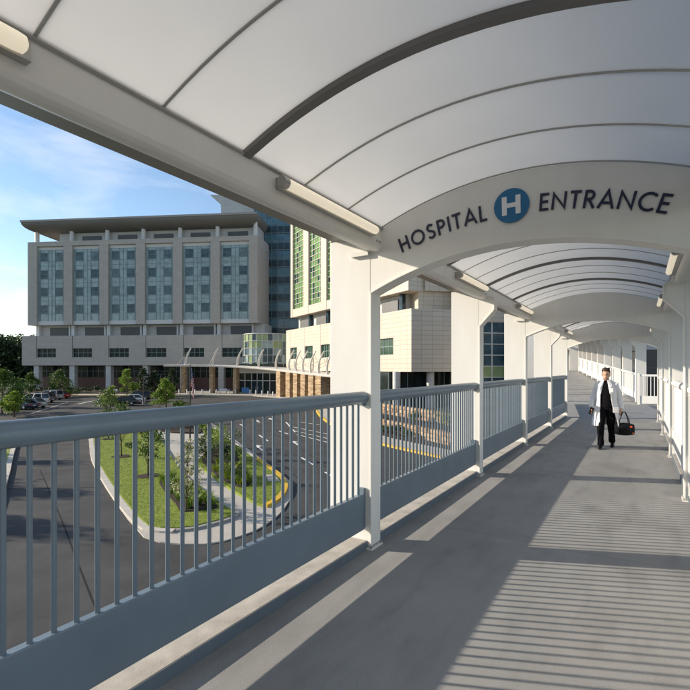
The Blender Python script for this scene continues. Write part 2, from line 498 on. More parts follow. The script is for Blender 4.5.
# right-hand garden: footway with a yellow kerb
site_poly('footway', [(-4.2, 68), (-2.6, 55), (0.4, 43), (2.6, 38.2), (6.7, 32.6), (12, 25), (14, 25.8), (8.4, 33.8), (4.2, 39.8), (2.2, 44), (-0.8, 56), (-2.4, 69)], M['concrete'], 0.14)
site_poly('mulch_bed', [(-2.5, 69.2), (-0.9, 56), (2.1, 44.2), (4.1, 40), (8.3, 34), (13.9, 26), (40, 30), (40, 66), (5, 78)], M['mulch'], 0.12)
kb = MB(); yl = smooth_poly([site(-4.2, 68), site(-2.6, 55), site(0.4, 43), site(2.6, 38.2), site(6.7, 32.6), site(12, 25)], 2, False)
strip(kb, yl, 0.0, -0.28, 0.16, 0.0)
struct(kb.build('yellow_kerb', M['yellow']))

# painted markings
def marking(name, pts, w=0.12):
    mb = MB(); line = [G(*p) for p in pts]; strip(mb, line, -w / 2, w / 2, 0.006, 0.002)
    return struct(mb.build(name, M['mark']))
for a, b_ in (((259, 435), (268, 441)), ((301, 457.4), (314, 465)), ((286, 422), (295, 432)), ((279, 431), (288, 434)), ((240, 424), (246, 428)), ((325, 472), (339, 480))):
    marking('lane_line', (a, b_), 0.14)
for a, b_ in (((291, 430), (330, 439)), ((297, 434.5), (330, 443)), ((300, 422), (320, 425)), ((288, 426), (330, 434.5)), ((270, 407), (284, 412))):
    marking('stall_line', (a, b_), 0.10)
def arrow(px, py, ang, L=2.8):
    p = G(px, py); c, s_ = math.cos(ang), math.sin(ang)
    sh = [(-L / 2, -.09), (L * .12, -.09), (L * .12, -.38), (L / 2, 0), (L * .12, .38), (L * .12, .09), (-L / 2, .09)]
    mb = MB(); mb.slab([(p.x + c * a - s_ * b2, p.y + s_ * a + c * b2) for a, b2 in sh], lambda q: gzp(q) + .006, lambda q: gzp(q) + .002)
    struct(mb.build('lane_arrow', M['mark']))
adir = (G(259, 435) - G(268, 441)); aang = math.atan2(adir.y, adir.x)
for q in ((258.5, 447.3), (295, 443), (257, 421), (272, 419.5)):
    arrow(q[0], q[1], aang)
M['tar'] = mat('tar_seam', (.030, .030, .030), .95, spec=.1)
for ln in (((2, 488), (40, 489), (104, 487)), ((40, 470), (62, 520), (80, 570), (140, 720)), ((10, 446), (60, 444), (90, 446)), ((262, 420), (290, 440), (330, 470)), ((225, 425), (270, 452), (300, 480))):
    mb = MB(); strip(mb, smooth_poly([G(*p) for p in ln], 2, False), -.025, .025, 0.005, 0.002); struct(mb.build('road_seam', M['tar']))
marking('stop_line', ((78, 404), (92, 401)), 0.3); marking('lane_line', ((30, 414), (68, 402)), 0.12)

# ------------------------------------------------------------------ the elevated walkway
XL, XR = -2.17, 0.506            # inner faces of the columns
XC = (XL + XR) / 2
HALF = (XR - XL) / 2
CW = 0.46                        # column depth across
CT = 0.165                       # column thickness along
BAY = 3.59
Y0 = 3.93
YK = [Y0 + BAY * k for k in range(-2, 5)]       # columns -3.25 ... 18.29
YEND = YK[-1]
def roof_z(x, peak=3.315, k=0.178):
    return peak - k * (x - XC) ** 2
def low_z(x):
    return 2.755 - 0.305 * ((x - XC) / HALF) ** 2

# floor slab with kerbs
fl = MB()
fl.slab([(-2.80, -6), (1.14, -6), (1.14, 19.2), (7.0, 19.2), (7.0, 27.6), (0.9, 27.6), (-0.6, 27.2), (-3.9, 25.6), (-2.80, 18.4)], 0.0, -0.55)
struct(fl.build('walkway_floor', M['deck']))
for nm, x0, x1, y1 in (('kerb', -2.70, -2.205, 18.5), ('kerb', 0.541, 1.04, 19.2)):
    k_ = MB(); k_.box(x0, x1, -6, y1, -0.002, 0.082)
    o = struct(k_.build(nm, M['kerbc'], bevel=0.008))
    f_ = MB()
    if x0 < 0: f_.box(-2.2055, -2.199, -6, y1, 0.001, 0.076)
    else: f_.box(0.535, 0.5415, -6, y1, 0.001, 0.076)
    f_.build('painted_face', M['kerbface'], o)
# joints across the floor
for k, y in enumerate([y + 1.0 for y in YK] + [21.4]):
    jt = MB(); jt.box(-2.19, 0.53, y - 0.004, y + 0.004, -0.003, 0.0015)
    o = jt.build('floor_joint', M['kerbdark']); o.parent = bpy.data.objects['walkway_floor']

def beam_poly(side):
    p = [(-2.05, 3.065), (-2.05, 2.862), (-2.062, 2.835), (-2.09, 2.822), (-2.16, 2.835), (-2.30, 2.900), (-2.68, 3.020), (-2.70, 3.12), (-2.45, 3.14)]
    return p if side < 0 else [(2 * XC - x, z) for x, z in reversed(p)]
def column_mesh(side, top=2.985):
    x0, x1 = (XL - CW, XL) if side < 0 else (XR, XR + CW)
    mb = MB(); mb.box(x0, x1, 0, CT, 0.03, top)
    return mb
def flange(mb, line, t=0.014, wy=0.014):
    """a plate that follows a (x,z) line, a little wider than the web"""
    n = len(line)
    for i in range(n - 1):
        a, c = Vector(line[i]), Vector(line[i + 1])
        tg = (c - a).normalized(); nr = Vector((tg.y, -tg.x)) * t
        q = [a, c, c + nr, a + nr]
        vs_ = [(p.x, -wy, p.y) for p in q] + [(p.x, CT + wy, p.y) for p in q]
        mb.add(vs_, [(0, 1, 2, 3), (7, 6, 5, 4), (0, 4, 5, 1), (2, 6, 7, 3), (1, 5, 6, 2), (0, 3, 7, 4)])
    return mb
NARC = 28
arc_lo = [(XL + (XR - XL) * i / NARC, low_z(XL + (XR - XL) * i / NARC)) for i in range(NARC + 1)]
arc_hi = [(-2.05 + (0.386 + 2.05) * i / NARC, roof_z(-2.05 + (0.386 + 2.05) * i / NARC) - 0.012) for i in range(NARC + 1)]
col_mesh = {}
for sd in (-1, 1):
    col_mesh[sd] = column_mesh(sd).mesh('column', M['white'])
am = MB()
am.prism(arc_lo + [(XR, 2.985)] + list(reversed(arc_hi)) + [(XL, 2.985)], 0.002, CT - 0.002)
arch_me = am.mesh('arch', M['white'])
fg = MB(); flange(fg, arc_lo); flg_me = fg.mesh('lower_flange', M['white'])
cf = {}
for sd in (-1, 1):
    f_ = MB(); x = XL if sd < 0 else XR
    f_.box(x - 0.002 if sd < 0 else x - 0.012, x + 0.012 if sd < 0 else x + 0.002, -0.012, CT + 0.012, 0.04, 2.452)
    cf[sd] = f_.mesh('inner_flange', M['white'])
def bev(o, w=0.006):
    b_ = o.modifiers.new('bevel', 'BEVEL'); b_.width = w; b_.segments = 2; b_.limit_method = 'ANGLE'
    return o
gus = MB(); gus.box(XL - 0.20, XL - 0.01, -0.035, -0.001, 2.80, 2.845); gus_me = gus.mesh('gusset', M['white'])
br_ = {}
for sd in (-1, 1):
    poly = [(XL, 2.41), (XL + 0.225, 2.655), (XL + 0.225, 2.86), (XL, 2.92)]
    if sd > 0: poly = [(2 * XC - x, z) for x, z in poly]
    mb = MB(); mb.prism(poly, 0.001, CT - 0.001); br_[(sd, 'w')] = mb.mesh('bracket', M['white'])
    ln = [(XL, 2.41), (XL + 0.225, 2.655), (XL + 0.225, 2.84)]
    if sd > 0: ln = [(2 * XC - x, z) for x, z in reversed(ln)]
    mb = MB(); flange(mb, ln); br_[(sd, 'f')] = mb.mesh('lower_flange', M['white'])
    br_[(sd, 'c')] = column_mesh(sd).mesh('column', M['white'])

bp_me = {}
for sd in (-1, 1):
    x0, x1 = (XL - .03, XL + .03) if sd < 0 else (XR - .03, XR + .03)
    bp_me[sd] = MB().box(x0, x1, -.03, CT + .03, .002, .018).mesh('base_plate', M['white'])
bolt_up = MB().tube([(0, 0, 0), (0, 0, .022)], .010, 6).mesh('bolt', M['steel'])
def feet(t, sd):
    b_ = inst('base_plate', bp_me[sd], t); x = (XL if sd < 0 else XR) + .018 * -sd
    for y in (-.018, CT + .018): inst('bolt', bolt_up, b_, (x, y, .018))

def arch_frame(y, label):
    t = thing('arch_frame', label, 'arch', (0, y, 0), group='arched portal frames of the walkway')
    for sd in (-1, 1):
        bev(inst('column', col_mesh[sd], t)); inst('inner_flange', cf[sd], t); feet(t, sd)
    bev(inst('arch', arch_me, t)); inst('lower_flange', flg_me, t)
    inst('gusset', gus_me, t)
    return t
def post(y, sd, label):
    t = thing('column', label, 'column', (0, y, 0), group='plain columns of the walkway')
    feet(t, sd)
    bev(inst('shaft', br_[(sd, 'c')], t)); inst('inner_flange', cf[sd], t).scale = (1, 1, 2.405 / 2.452)
    bev(inst('bracket', br_[(sd, 'w')], t)); inst('lower_flange', br_[(sd, 'f')], t)
    return t
arch_frame(YK[0], 'white arched frame of the walkway behind the viewer')
SIGN = arch_frame(YK[2], 'white arched frame reading HOSPITAL ENTRANCE with a blue H disc')
arch_frame(YK[4], 'plain white arched frame just before the walking man, second arch')
arch_frame(YK[6], 'farthest white arched frame at the end of the straight walkway')
post(YK[1], -1, 'white column on the left railing nearer than the sign arch')
post(YK[1], 1, 'white column on the right railing nearer than the sign arch')
post(YK[3], -1, 'white left column with slanted bracket, first one beyond the sign arch')
post(YK[3], 1, 'white column at the right edge, first one beyond the sign arch')
post(YK[5], -1, 'white left column with slanted bracket, between the second and last arches')
post(YK[5], 1, 'white right column between the second and last arches')

# lettering on the sign arch: strokes of even weight, set on a curve
def stroke_poly(mb, pts, w, y0, y1, m=0):
    L_, R2 = [], []
    dd = [pts[0]]
    for p in pts[1:]:
        if (Vector(p) - Vector(dd[-1])).length > 1e-5: dd.append(p)
    pts = dd
    closed = (Vector(pts[0]) - Vector(pts[-1])).length < 1e-6
    P_ = [Vector(p) for p in (pts[:-1] if closed else pts)]; n = len(P_)
    for i in range(n):
        a = P_[(i - 1) % n] if (closed or i > 0) else None
        c = P_[(i + 1) % n] if (closed or i < n - 1) else None
        t1 = (P_[i] - a).normalized() if a is not None else None
        t2 = (c - P_[i]).normalized() if c is not None else None
        if t1 is None: t1 = t2
        if t2 is None: t2 = t1
        n1 = Vector((-t1.y, t1.x)); n2 = Vector((-t2.y, t2.x)); mm = (n1 + n2)
        mm = mm.normalized() if mm.length > 1e-5 else n1
        sc = min(1 / max(0.35, mm.dot(n1)), 2.2)
        L_.append(P_[i] + mm * w / 2 * sc); R2.append(P_[i] - mm * w / 2 * sc)
    rings = [[(l.x, y0, l.y), (l.x, y1, l.y), (r2.x, y1, r2.y), (r2.x, y0, r2.y)] for l, r2 in zip(L_, R2)]
    if closed: rings.append(rings[0])
    mb.loft(rings, m, True, not closed)
def arcp(cx, cz, rx, rz_, a0, a1, n=18):
    return [(cx + rx * math.cos(R_(a0 + (a1 - a0) * i / n)), cz + rz_ * math.sin(R_(a0 + (a1 - a0) * i / n))) for i in range(n + 1)]
LET = {  # width, strokes in units of cap height
    'H': (.70, [[(.07, 0), (.07, 1)], [(.63, 0), (.63, 1)], [(.07, .52), (.63, .52)]]),
    'O': (1.02, [arcp(.51, .5, .43, .45, 0, 360, 32)]),
    'S': (.56, [arcp(.27, .735, .205, .205, 35, 262, 14) + arcp(.27, .265, .22, .215, 82, -150, 16)[0:]]),
    'P': (.56, [[(.07, 0), (.07, 1)], [(.07, .945), (.27, .945)] + arcp(.27, .715, .22, .23, 90, -90, 12) + [(.07, .485)]]),
    'I': (.14, [[(.07, 0), (.07, 1)]]),
    'T': (.58, [[(.29, 0), (.29, .89)], [(.0, .945), (.58, .945)]]),
    'A': (.80, [[(.03, 0), (.40, .97), (.77, 0)], [(.17, .30), (.63, .30)]]),
    'L': (.46, [[(.07, 1), (.07, .055), (.46, .055)]]),
    'E': (.50, [[(.50, .945), (.07, .945), (.07, .055), (.50, .055)], [(.07, .51), (.46, .51)]]),
    'N': (.78, [[(.07, 0), (.07, .92), (.71, .08), (.71, 1)]]),
    'R': (.58, [[(.07, 0), (.07, 1)], [(.07, .945), (.26, .945)] + arcp(.26, .72, .21, .225, 90, -90, 12) + [(.07, .495)], [(.25, .49), (.55, 0)]]),
    'C': (.80, [arcp(.50, .5, .43, .445, 48, 312, 24)]),
}
SIGN_R, SIGN_Z = 2.95, 2.960
def set_word(word, dx0, dx1, cap=0.131):
    gap = 0.0
    tot = sum(LET[c][0] for c in word) * cap
    a0, a1 = math.asin(dx0 / SIGN_R), math.asin(dx1 / SIGN_R)
    gap = ((a1 - a0) * SIGN_R - tot) / (len(word) - 1)
    pos = a0 * SIGN_R
    for ch in word:
        w, strokes = LET[ch]
        mb = MB()
        for i, st in enumerate(strokes):
            stroke_poly(mb, [(p[0] * cap - w * cap / 2, p[1] * cap) for p in st], 0.142 * cap, -0.0085 - 0.0004 * i, 0.0)
        ang = (pos + w * cap / 2) / SIGN_R
        o = mb.build('letter', M['navy'], SIGN)
        o['label'] = 'dark navy raised letter ' + ch
        o.location = (XC + SIGN_R * math.sin(ang), -0.0006, SIGN_Z - SIGN_R + SIGN_R * math.cos(ang))
        o.rotation_euler = (0, ang, 0)
        pos += w * cap + gap
set_word('HOSPITAL', -1.005, -0.235)
set_word('ENTRANCE', 0.168, 0.99)
dm = MB(); dm.prism([(0.137 * math.cos(2 * PI * i / 48), 0.137 * math.sin(2 * PI * i / 48)) for i in range(48)], -0.016, -0.001)
disc = dm.build('disc', M['hblue'], SIGN, bevel=0.002); disc.location = (-0.872, 0, 3.034); disc['label'] = 'round blue hospital disc'
hm = MB(); hm.box(-.072, -.034, -.022, -.0165, -.075, .075); hm.box(.034, .072, -.022, -.0165, -.075, .075); hm.box(-.034, .034, -.0216, -.0165, -.017, .019)
hh = hm.build('letter', M['hwhite'], disc); hh['label'] = 'white letter H on the blue disc'
hh.rotation_euler = (0, R_(-1), 0)

# beams at the eaves
def beam_parts(sd, y0, y1, root, xf=None):
    p = [(-2.05, 3.065), (-2.05, 2.862), (-2.062, 2.835), (-2.09, 2.822), (-2.16, 2.835), (-2.30, 2.900), (-2.32, 3.10)]
    q = [(-2.321, 2.93), (-2.68, 3.030), (-2.70, 3.14), (-2.321, 3.13)]
    if sd > 0:
        p = [(2 * XC - x, z) for x, z in reversed(p)]; q = [(2 * XC - x, z) for x, z in reversed(q)]
    MB().prism(p, y0, y1).build('box_beam', M['white'], root, xf, bevel=0.006 if xf is None else 0)
    MB().prism(q, y0, y1).build('gutter', M['gutter'], root, xf)
for sd, lb in ((-1, 'long white eaves beam with dark gutter above the left railing'), (1, 'long white eaves beam with dark gutter above the right railing')):
    t = thing('eaves_beam', lb, 'beam', group='eaves beams')
    beam_parts(sd, -6, YEND + 0.25, t)
    x = -2.043 if sd < 0 else 2 * XC + 2.043
    MB().tube([(x, -6, 3.035), (x, YEND, 3.035)], .011, 8).build('conduit', M['steel'], t, smooth=True)
    bolt = MB().tube([(0, 0, 0), (0.010 * -sd, 0, 0)], .011, 8).mesh('bolt', M['steel'])
    for y in YK[1:]:
        for dy in (-.10, -.05): inst('bolt', bolt, t, (-2.05 if sd < 0 else 2 * XC + 2.05, y + dy, 2.90))
# milky roof: one curved sheet between each pair of ribs
RF = thing('walkway_roof', 'arched roof of milky translucent sheets with dark ribs', 'roof', (0, 0, 0))
NP = 22
xs = [-2.12 + (0.456 + 2.12) * i / NP for i in range(NP + 1)]
STEP = BAY / 6
def sheet_mesh(w):
    mb = MB()
    rings = []
    for x in xs:
        z = roof_z(x)
        rings.append([(x, 0, z), (x, w, z), (x, w, z + 0.010), (x, 0, z + 0.010)])
    mb.loft(rings)
    return mb.mesh('roof_sheet', M['roof'], smooth=True)
sheet_me = sheet_mesh(STEP - 0.012)
def rib_mesh(w, h, m):
    mb = MB(); rings = []
    for x in xs:
        z = roof_z(x)
        rings.append([(x, -w / 2, z - h), (x, w / 2, z - h), (x, w / 2, z + 0.02), (x, -w / 2, z + 0.02)])
    mb.loft(rings)
    return mb.mesh('roof_rib', m)
rib_thick = rib_mesh(0.062, 0.030, M['rib']); rib_thin = rib_mesh(0.013, 0.007, M['ribthin'])
n_r = 0
y = Y0 - 12 * STEP
while y < YEND - 0.01:
    inst('roof_sheet', sheet_me, RF, (0, y + 0.006, 0))
    k = round((y - Y0) / STEP)
    if k % 6 == 3 or (k % 6 == 0 and (k // 6) % 2 == 1): inst('roof_rib', rib_thick, RF, (0, y, 0))
    else: inst('roof_rib', rib_thin, RF, (0, y, 0))
    y += STEP

# light fittings on the eaves beams
def light_fitting(x, y, z, sd, label, L=1.36):
    t = thing('tube_light', label, 'light', (x, y, z), group='tube lights along the eaves beams')
    mb = MB(); mb.box(-0.03 if sd < 0 else -0.012, 0.012 if sd < 0 else 0.03, 0.02, L - 0.02, -0.042, 0.036); mb.build('backplate', M['steel'], t, bevel=0.004)
    mb = MB(); mb.tube([(0.038 * -sd, 0.05, -0.005), (0.038 * -sd, 0.06, -0.005), (0.038 * -sd, L - 0.09, -0.005), (0.038 * -sd, L - 0.06, -0.005), (0.038 * -sd, L - 0.05, -0.005)], [0.033, 0.036, 0.036, 0.033, 0.018], 18)
    mb.build('diffuser', M['tube'], t, smooth=True)
    mb = MB(); mb.tube([(0.034 * -sd, 0.0, -0.005), (0.034 * -sd, 0.055, -0.005)], 0.040, 18); mb.build('end_cap', M['steel'], t, smooth=True, bevel=0.004)
    return t
ll = [(YK[1] - 0.62 + 0.0, 'nearest tube light, at the top left corner'), (YK[2] - 1.54, 'tube light ending at the left end of the sign arch'),
      (YK[3] - 1.54, 'left tube light, first one beyond the sign arch'), (YK[4] - 1.54, 'left tube light just before the second arch'),
      (YK[5] - 1.54, 'left tube light just beyond the second arch'), (YK[6] - 1.54, 'left tube light just before the farthest arch')]
for i, (yy, lb) in enumerate(ll):
    if i == 0: yy = 0.93 - 1.36
    light_fitting(-2.02, yy, 2.955, -1, lb)
rl = ['right tube light beside the viewer', 'right tube light just before the sign arch', 'right tube light, first one beyond the sign arch',
      'right tube light just before the second arch', 'right tube light just beyond the second arch', 'right tube light just before the farthest arch']
for i, lb in enumerate(rl):
    light_fitting(0.356, YK[i + 1] - 1.54, 2.955, 1, lb)

# railings: tubular top rail, round balusters, deep lower panel, one section for each bay
M['bal'] = M['blue']
bal_me = MB().tube([(0, 0, 0.515), (0, 0, 1.40)], 0.0125, 8).mesh('baluster', M['bal'], smooth=True)
bal_pale = MB().tube([(0, 0, 0.515), (0, 0, 1.40)], 0.0125, 8).mesh('baluster', M['pale'], smooth=True)
def railing(y0, y1, sd, label, fine=True, xf=None, parent_loc=(0, 0, 0), rz=0.0, group='railing sections of the walkway', paint=None):
    paint = paint or M['blue']; bme = bal_me if paint is M['blue'] else bal_pale
    t = thing('railing', label, 'railing', parent_loc, rz, group)
    x = -2.245 if sd < 0 else 2 * XC + 2.245
    mb = MB(); mb.tube([(x, y0 + 0.012, 1.445), (x, y1 - 0.012, 1.445)], 0.060, 20); mb.build('top_rail', paint, t, xf, smooth=True)
    xi = x + 0.028; xo = x - 0.028
    mb = MB(); mb.box(x - 0.028, x + 0.028, y0 + 0.03, y1 - 0.03, 0.192, 0.531); mb.build('lower_panel', paint, t, xf, bevel=0.006)
    for yy, s_ in ((y0, 1), (y1, -1)):
        a, c = sorted((yy + s_ * 0.002, yy + s_ * 0.034))
        mb = MB(); mb.box(x - 0.042, x + 0.022, a, c, 0.20, 0.585); mb.build('end_bracket', paint, t, xf, bevel=0.003)
        mb = MB(); mb.box(x - 0.03, x + 0.03, a, c, 1.37, 1.43); mb.build('rail_lug', paint, t, xf)
    n = max(1, round((y1 - y0) / 0.1007)); st = (y1 - y0) / n
    if fine:
        for i in range(1, n):
            inst('baluster', bme, t, (x, y0 + st * i, 0))
    else:
        mb = MB()
        for i in range(1, n):
            mb.tube([(x, y0 + st * i, 0.515), (x, y0 + st * i, 1.40)], 0.0125, 6)
        mb.build('balusters', paint, t, xf)['kind'] = 'stuff'
    return t
lab_l = ['left blue-grey railing section behind the viewer', 'nearest blue-grey railing section at the left, cut by the frame below', None]
names_l = ['left blue-grey railing section behind the viewer',
           'nearest blue-grey railing section, long one left of the sign column',
           'left blue-grey railing section just beyond the sign column',
           'left blue-grey railing section in the third bay, before the second arch',
           'left blue-grey railing section in the fourth bay, beyond the second arch',
           'left blue-grey railing section in the fifth bay, before the farthest arch']
for i in range(6):
    railing(YK[i] + CT, YK[i + 1], -1, names_l[i])
lr = railing(0.1, 6.8, -1, 'left blue-grey railing section beyond the farthest arch, on the landing', False, None, (0, YEND + CT, 0))
lr.rotation_euler = (0, 0, R_(7.5)); lr.location = (0.0, YEND + CT - 0.0, 0)
lr.location = Vector((-2.245, YEND + CT, 0)) - Matrix.Rotation(R_(7.5), 3, 'Z') @ Vector((-2.245, 0, 0))
names_r = ['right pale grey railing section behind the viewer', 'right pale grey railing section beside the viewer',
           'right pale grey railing section just beyond the sign arch', 'right pale grey railing section in the third bay',
           'right pale grey railing section in the fourth bay, beyond the second arch', 'right pale grey railing section before the farthest arch']
for i in range(6):
    railing(YK[i] + CT, YK[i + 1], 1, names_r[i], i in (2, 3), paint=M['pale'])

# landing railing that faces the viewer, and the ramp beyond
def cross_rail():
    t = thing('landing_railing', 'white railing across the landing at the right, behind the man', 'railing', (-0.02, 26.9, 0))
    L = 5.5
    mb = MB(); mb.box(0, L, -0.03, 0.03, 1.36, 1.46); mb.build('top_rail', M['white'], t, bevel=0.01)
    mb = MB(); mb.box(0.02, L, -0.025, 0.025, 0.05, 0.42); mb.build('lower_panel', M['white'], t, bevel=0.006)
    mb = MB(); mb.box(-0.06, 0.05, -0.06, 0.06, 0, 1.5); mb.build('post', M['white'], t, bevel=0.006)
    m2 = MB().box(-0.016, 0.016, -0.016, 0.016, 0.41, 1.37).mesh('baluster', M['white'])
    for i in range(1, 36):
        inst('baluster', m2, t, (0.05 + 0.145 * i, 0, 0))
cross_rail()
FA = R_(11.2)
fo = Vector((-0.15, 28.0, 0)) - Matrix.Rotation(FA, 3, 'Z') @ Vector((XR, 0, 0))
SL = 0.052
RX = lambda v: Vector((v.x, v.y, v.z + SL * v.y))
RL = 30.0
mb = MB(); mb.box(-2.8, 1.14, -2.2, RL, -0.5, 0.0)
o = mb.build('ramp_floor', M['deck'], None, RX); o.location = fo; o.rotation_euler = (0, 0, FA); struct(o)
for i in range(9):
    y = i * BAY * 0.93
    for sd in (-1, 1):
        side = 'right' if sd > 0 else 'left'
        if sd < 0 and i > 2: continue
        t = thing('ramp_column', 'white %s column of the far ramp, %s from the landing' % (side, ORD[i]), 'column', fo + Matrix.Rotation(FA, 3, 'Z') @ Vector((0 if sd > 0 else -.5, y, SL * y)), FA, 'columns of the far ramp'); t.scale = (1, 1, 1.16)
        inst('shaft', br_[(sd, 'c')], t); inst('bracket', br_[(sd, 'w')], t)
    if i < 8:
        railing(y + CT, y + BAY * 0.93, 1, 'pale railing section of the far ramp, %s from the landing' % ORD[i], False, RX, fo, FA, 'railing sections of the far ramp', M['pale'])
for sd, lb in ((-1, 'eaves beam on the left of the far ramp'), (1, 'eaves beam on the right of the far ramp')):
    t = thing('ramp_eaves_beam', lb, 'beam', fo + Vector((0, 0, .45)), FA)
    beam_parts(sd, -2.0, RL, t, RX)
rr = thing('ramp_roof', 'milky arched roof over the far ramp', 'roof', fo + Vector((0, 0, .45)), FA)
for i in range(-1, 8):
    y = i * BAY * 0.93; mb = MB()
    mb.loft([[(x, y, roof_z(x)), (x, y + 3.3, roof_z(x)), (x, y + 3.3, roof_z(x) + .01), (x, y, roof_z(x) + .01)] for x in xs])
    mb.build('roof_sheet', M['roof'], rr, RX, smooth=True)
# end wall with a glazed door
M['door'] = glass_mat('door_glass', (0.03, 0.04, 0.035))
lob = thing('lobby', 'pale lobby wall with a dark glazed door at the far end of the ramp', 'building', fo + Matrix.Rotation(FA, 3, 'Z') @ Vector((0, RL, SL * RL)), FA)
mb = MB(); mb.box(-6.5, -2.0, 0.2, 6, -6.5, 4.2); mb.box(-0.05, 1.4, 0.2, 6, -6.5, 4.2); mb.box(-2.0, -0.05, 0.2, 6, 2.3, 4.2); mb.box(-2.0, -0.05, 1.0, 6, -6.5, 2.3)
mb.build('wall', M['white'], lob)
mb = MB(); mb.box(-1.96, -0.09, 0.6, 0.66, 0.02, 2.26); mb.build('door', M['door'], lob)
mb = MB(); mb.box(-2.0, -1.9, 0.55, 0.72, 0, 2.3); mb.box(-0.15, -0.05, 0.55, 0.72, 0, 2.3); mb.box(-1.07, -0.97, 0.55, 0.72, 0, 2.3); mb.build('door_frame', M['steel'], lob)

# ------------------------------------------------------------------ hospital, main wing
M['taupe'] = panel_mat('taupe_panels', (0.41, 0.375, 0.34), (0.30, 0.275, 0.25), 1.5, 0.75, 0.018)
M['cream'] = panel_mat('cream_panels', (0.50, 0.435, 0.355), (0.32, 0.275, 0.22), 1.5, 0.62, 0.030)
M['lgrey'] = panel_mat('light_grey_panels', (0.46, 0.46, 0.455), (0.33, 0.33, 0.33), 1.6, 0.8, 0.02)
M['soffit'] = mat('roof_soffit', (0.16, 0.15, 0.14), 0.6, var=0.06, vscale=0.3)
M['roofedge'] = mat('roof_edge', (0.30, 0.28, 0.26), 0.5)
M['teal'] = panel_mat('teal_glass', (0.27, 0.35, 0.36), (0.31, 0.39, 0.40), 0.9, 1.05, 0.014, rough=0.12, var=0.18, bump=0)
M['blueglass'] = panel_mat('blue_glass', (0.055, 0.135, 0.19), (0.12, 0.20, 0.25), 1.5, 1.4, 0.03, rough=0.1, var=0.22, bump=0)
M['winglass'] = mat('window_glass', (0.022, 0.045, 0.062), 0.15, var=0.5, vscale=0.8, spec=0.3)
M['dkglass'] = mat('dark_glass', (0.02, 0.028, 0.027), 0.15, var=0.6, vscale=0.5, spec=0.1)
M['baywin'] = mat('bay_window_glass', (0.055, 0.095, 0.118), 0.15, var=0.5, vscale=0.6, spec=0.3)
M['podwin'] = mat('podium_window_glass', (0.012, 0.026, 0.028), 0.15, var=0.6, vscale=0.9, spec=0.12)
M['mull'] = mat('mullion', (0.16, 0.22, 0.235), 0.4)
M['mullt'] = mat('mullion_teal', (0.22, 0.30, 0.315), 0.4)
M['mullw'] = mat('mullion_white', (0.62, 0.60, 0.56), 0.4)
M['sill'] = mat('pale_sill', (0.56, 0.56, 0.56), 0.5)
M['brick'] = panel_mat('red_brick', (0.12, 0.035, 0.026), (0.12, 0.09, 0.08), 0.6, 0.2, 0.03, offset=0.5, var=0.2)
M['louver'] = mat('louver', (0.07, 0.075, 0.08), 0.5, stretch=(1, 1, 30), var=0.3, vscale=1.0)
M['greenglass'] = mat('green_glass', (0.12, 0.25, 0.07), 0.25, var=0.35, vscale=0.5)
M['greenpale'] = mat('pale_green_glass', (0.26, 0.34, 0.16), 0.25, var=.2, vscale=.6)
M['greendark'] = mat('green_window', (0.022, 0.06, 0.035), 0.1, var=0.4, vscale=0.6, spec=0.8)
WA = -R_(6.0)
W = thing('main_wing', 'long taupe hospital wing with tall recessed glass bays and a swept roof', 'building', site(-76.8, 114, gz(114)), YAW + WA)
WZ = gz(114)
Z = lambda z: z - WZ
WL = 57.1
P0, PP, PW = 2.35, 9.15, 6.95
BAYS = [P0 + PP * k for k in range(6)]
zb0, zb1 = Z(12.3), Z(32.4)
DEPTH = 20
# frame of the upper block: piers, head and foot round the recessed bays
mb = MB()
edges = [0.0] + [e for b0 in BAYS for e in (b0, b0 + PW)] + [WL]
for i in range(0, len(edges), 2):
    mb.box(edges[i], edges[i + 1], 0, 0.9, zb0, zb1)
for b0 in BAYS:
    mb.box(b0, b0 + PW, 0.0, 0.9, Z(31.3), zb1 - .001)
mb.box(0.01, WL - .01, 0.9, DEPTH, zb0, zb1 - .002)
mb.build('wall', M['taupe'], W)
wrnd = random.Random(12)
BW = [mat('bay_window_%d' % k, c, .15, var=.45, vscale=.7, spec=.3) for k, c in enumerate(((.085, .135, .16), (.065, .11, .135), (.12, .17, .185), (.075, .12, .145), (.055, .095, .12)))]
def window_box(x0, x1, z0, z1, y, parent, name='window', nx=2, nz=2, glass=None, fr=None, t=0.09):
    mb = MB(); mb.box(x0, x1, y - 0.06, y, z0, z1)
    w = mb.build(name, glass or M['winglass'], parent)
    f = MB()
    for i in range(nx + 1):
        x = x0 + (x1 - x0) * i / nx; f.box(x - t / 2, x + t / 2, y - 0.12, y - 0.061, z0 - t / 2, z1 + t / 2)
    for j in range(nz + 1):
        z = z0 + (z1 - z0) * j / nz; f.box(x0, x1, y - 0.115, y - 0.0605, z - t / 2, z + t / 2)
    f.build('frame', fr or M['mull'], w)
    return w
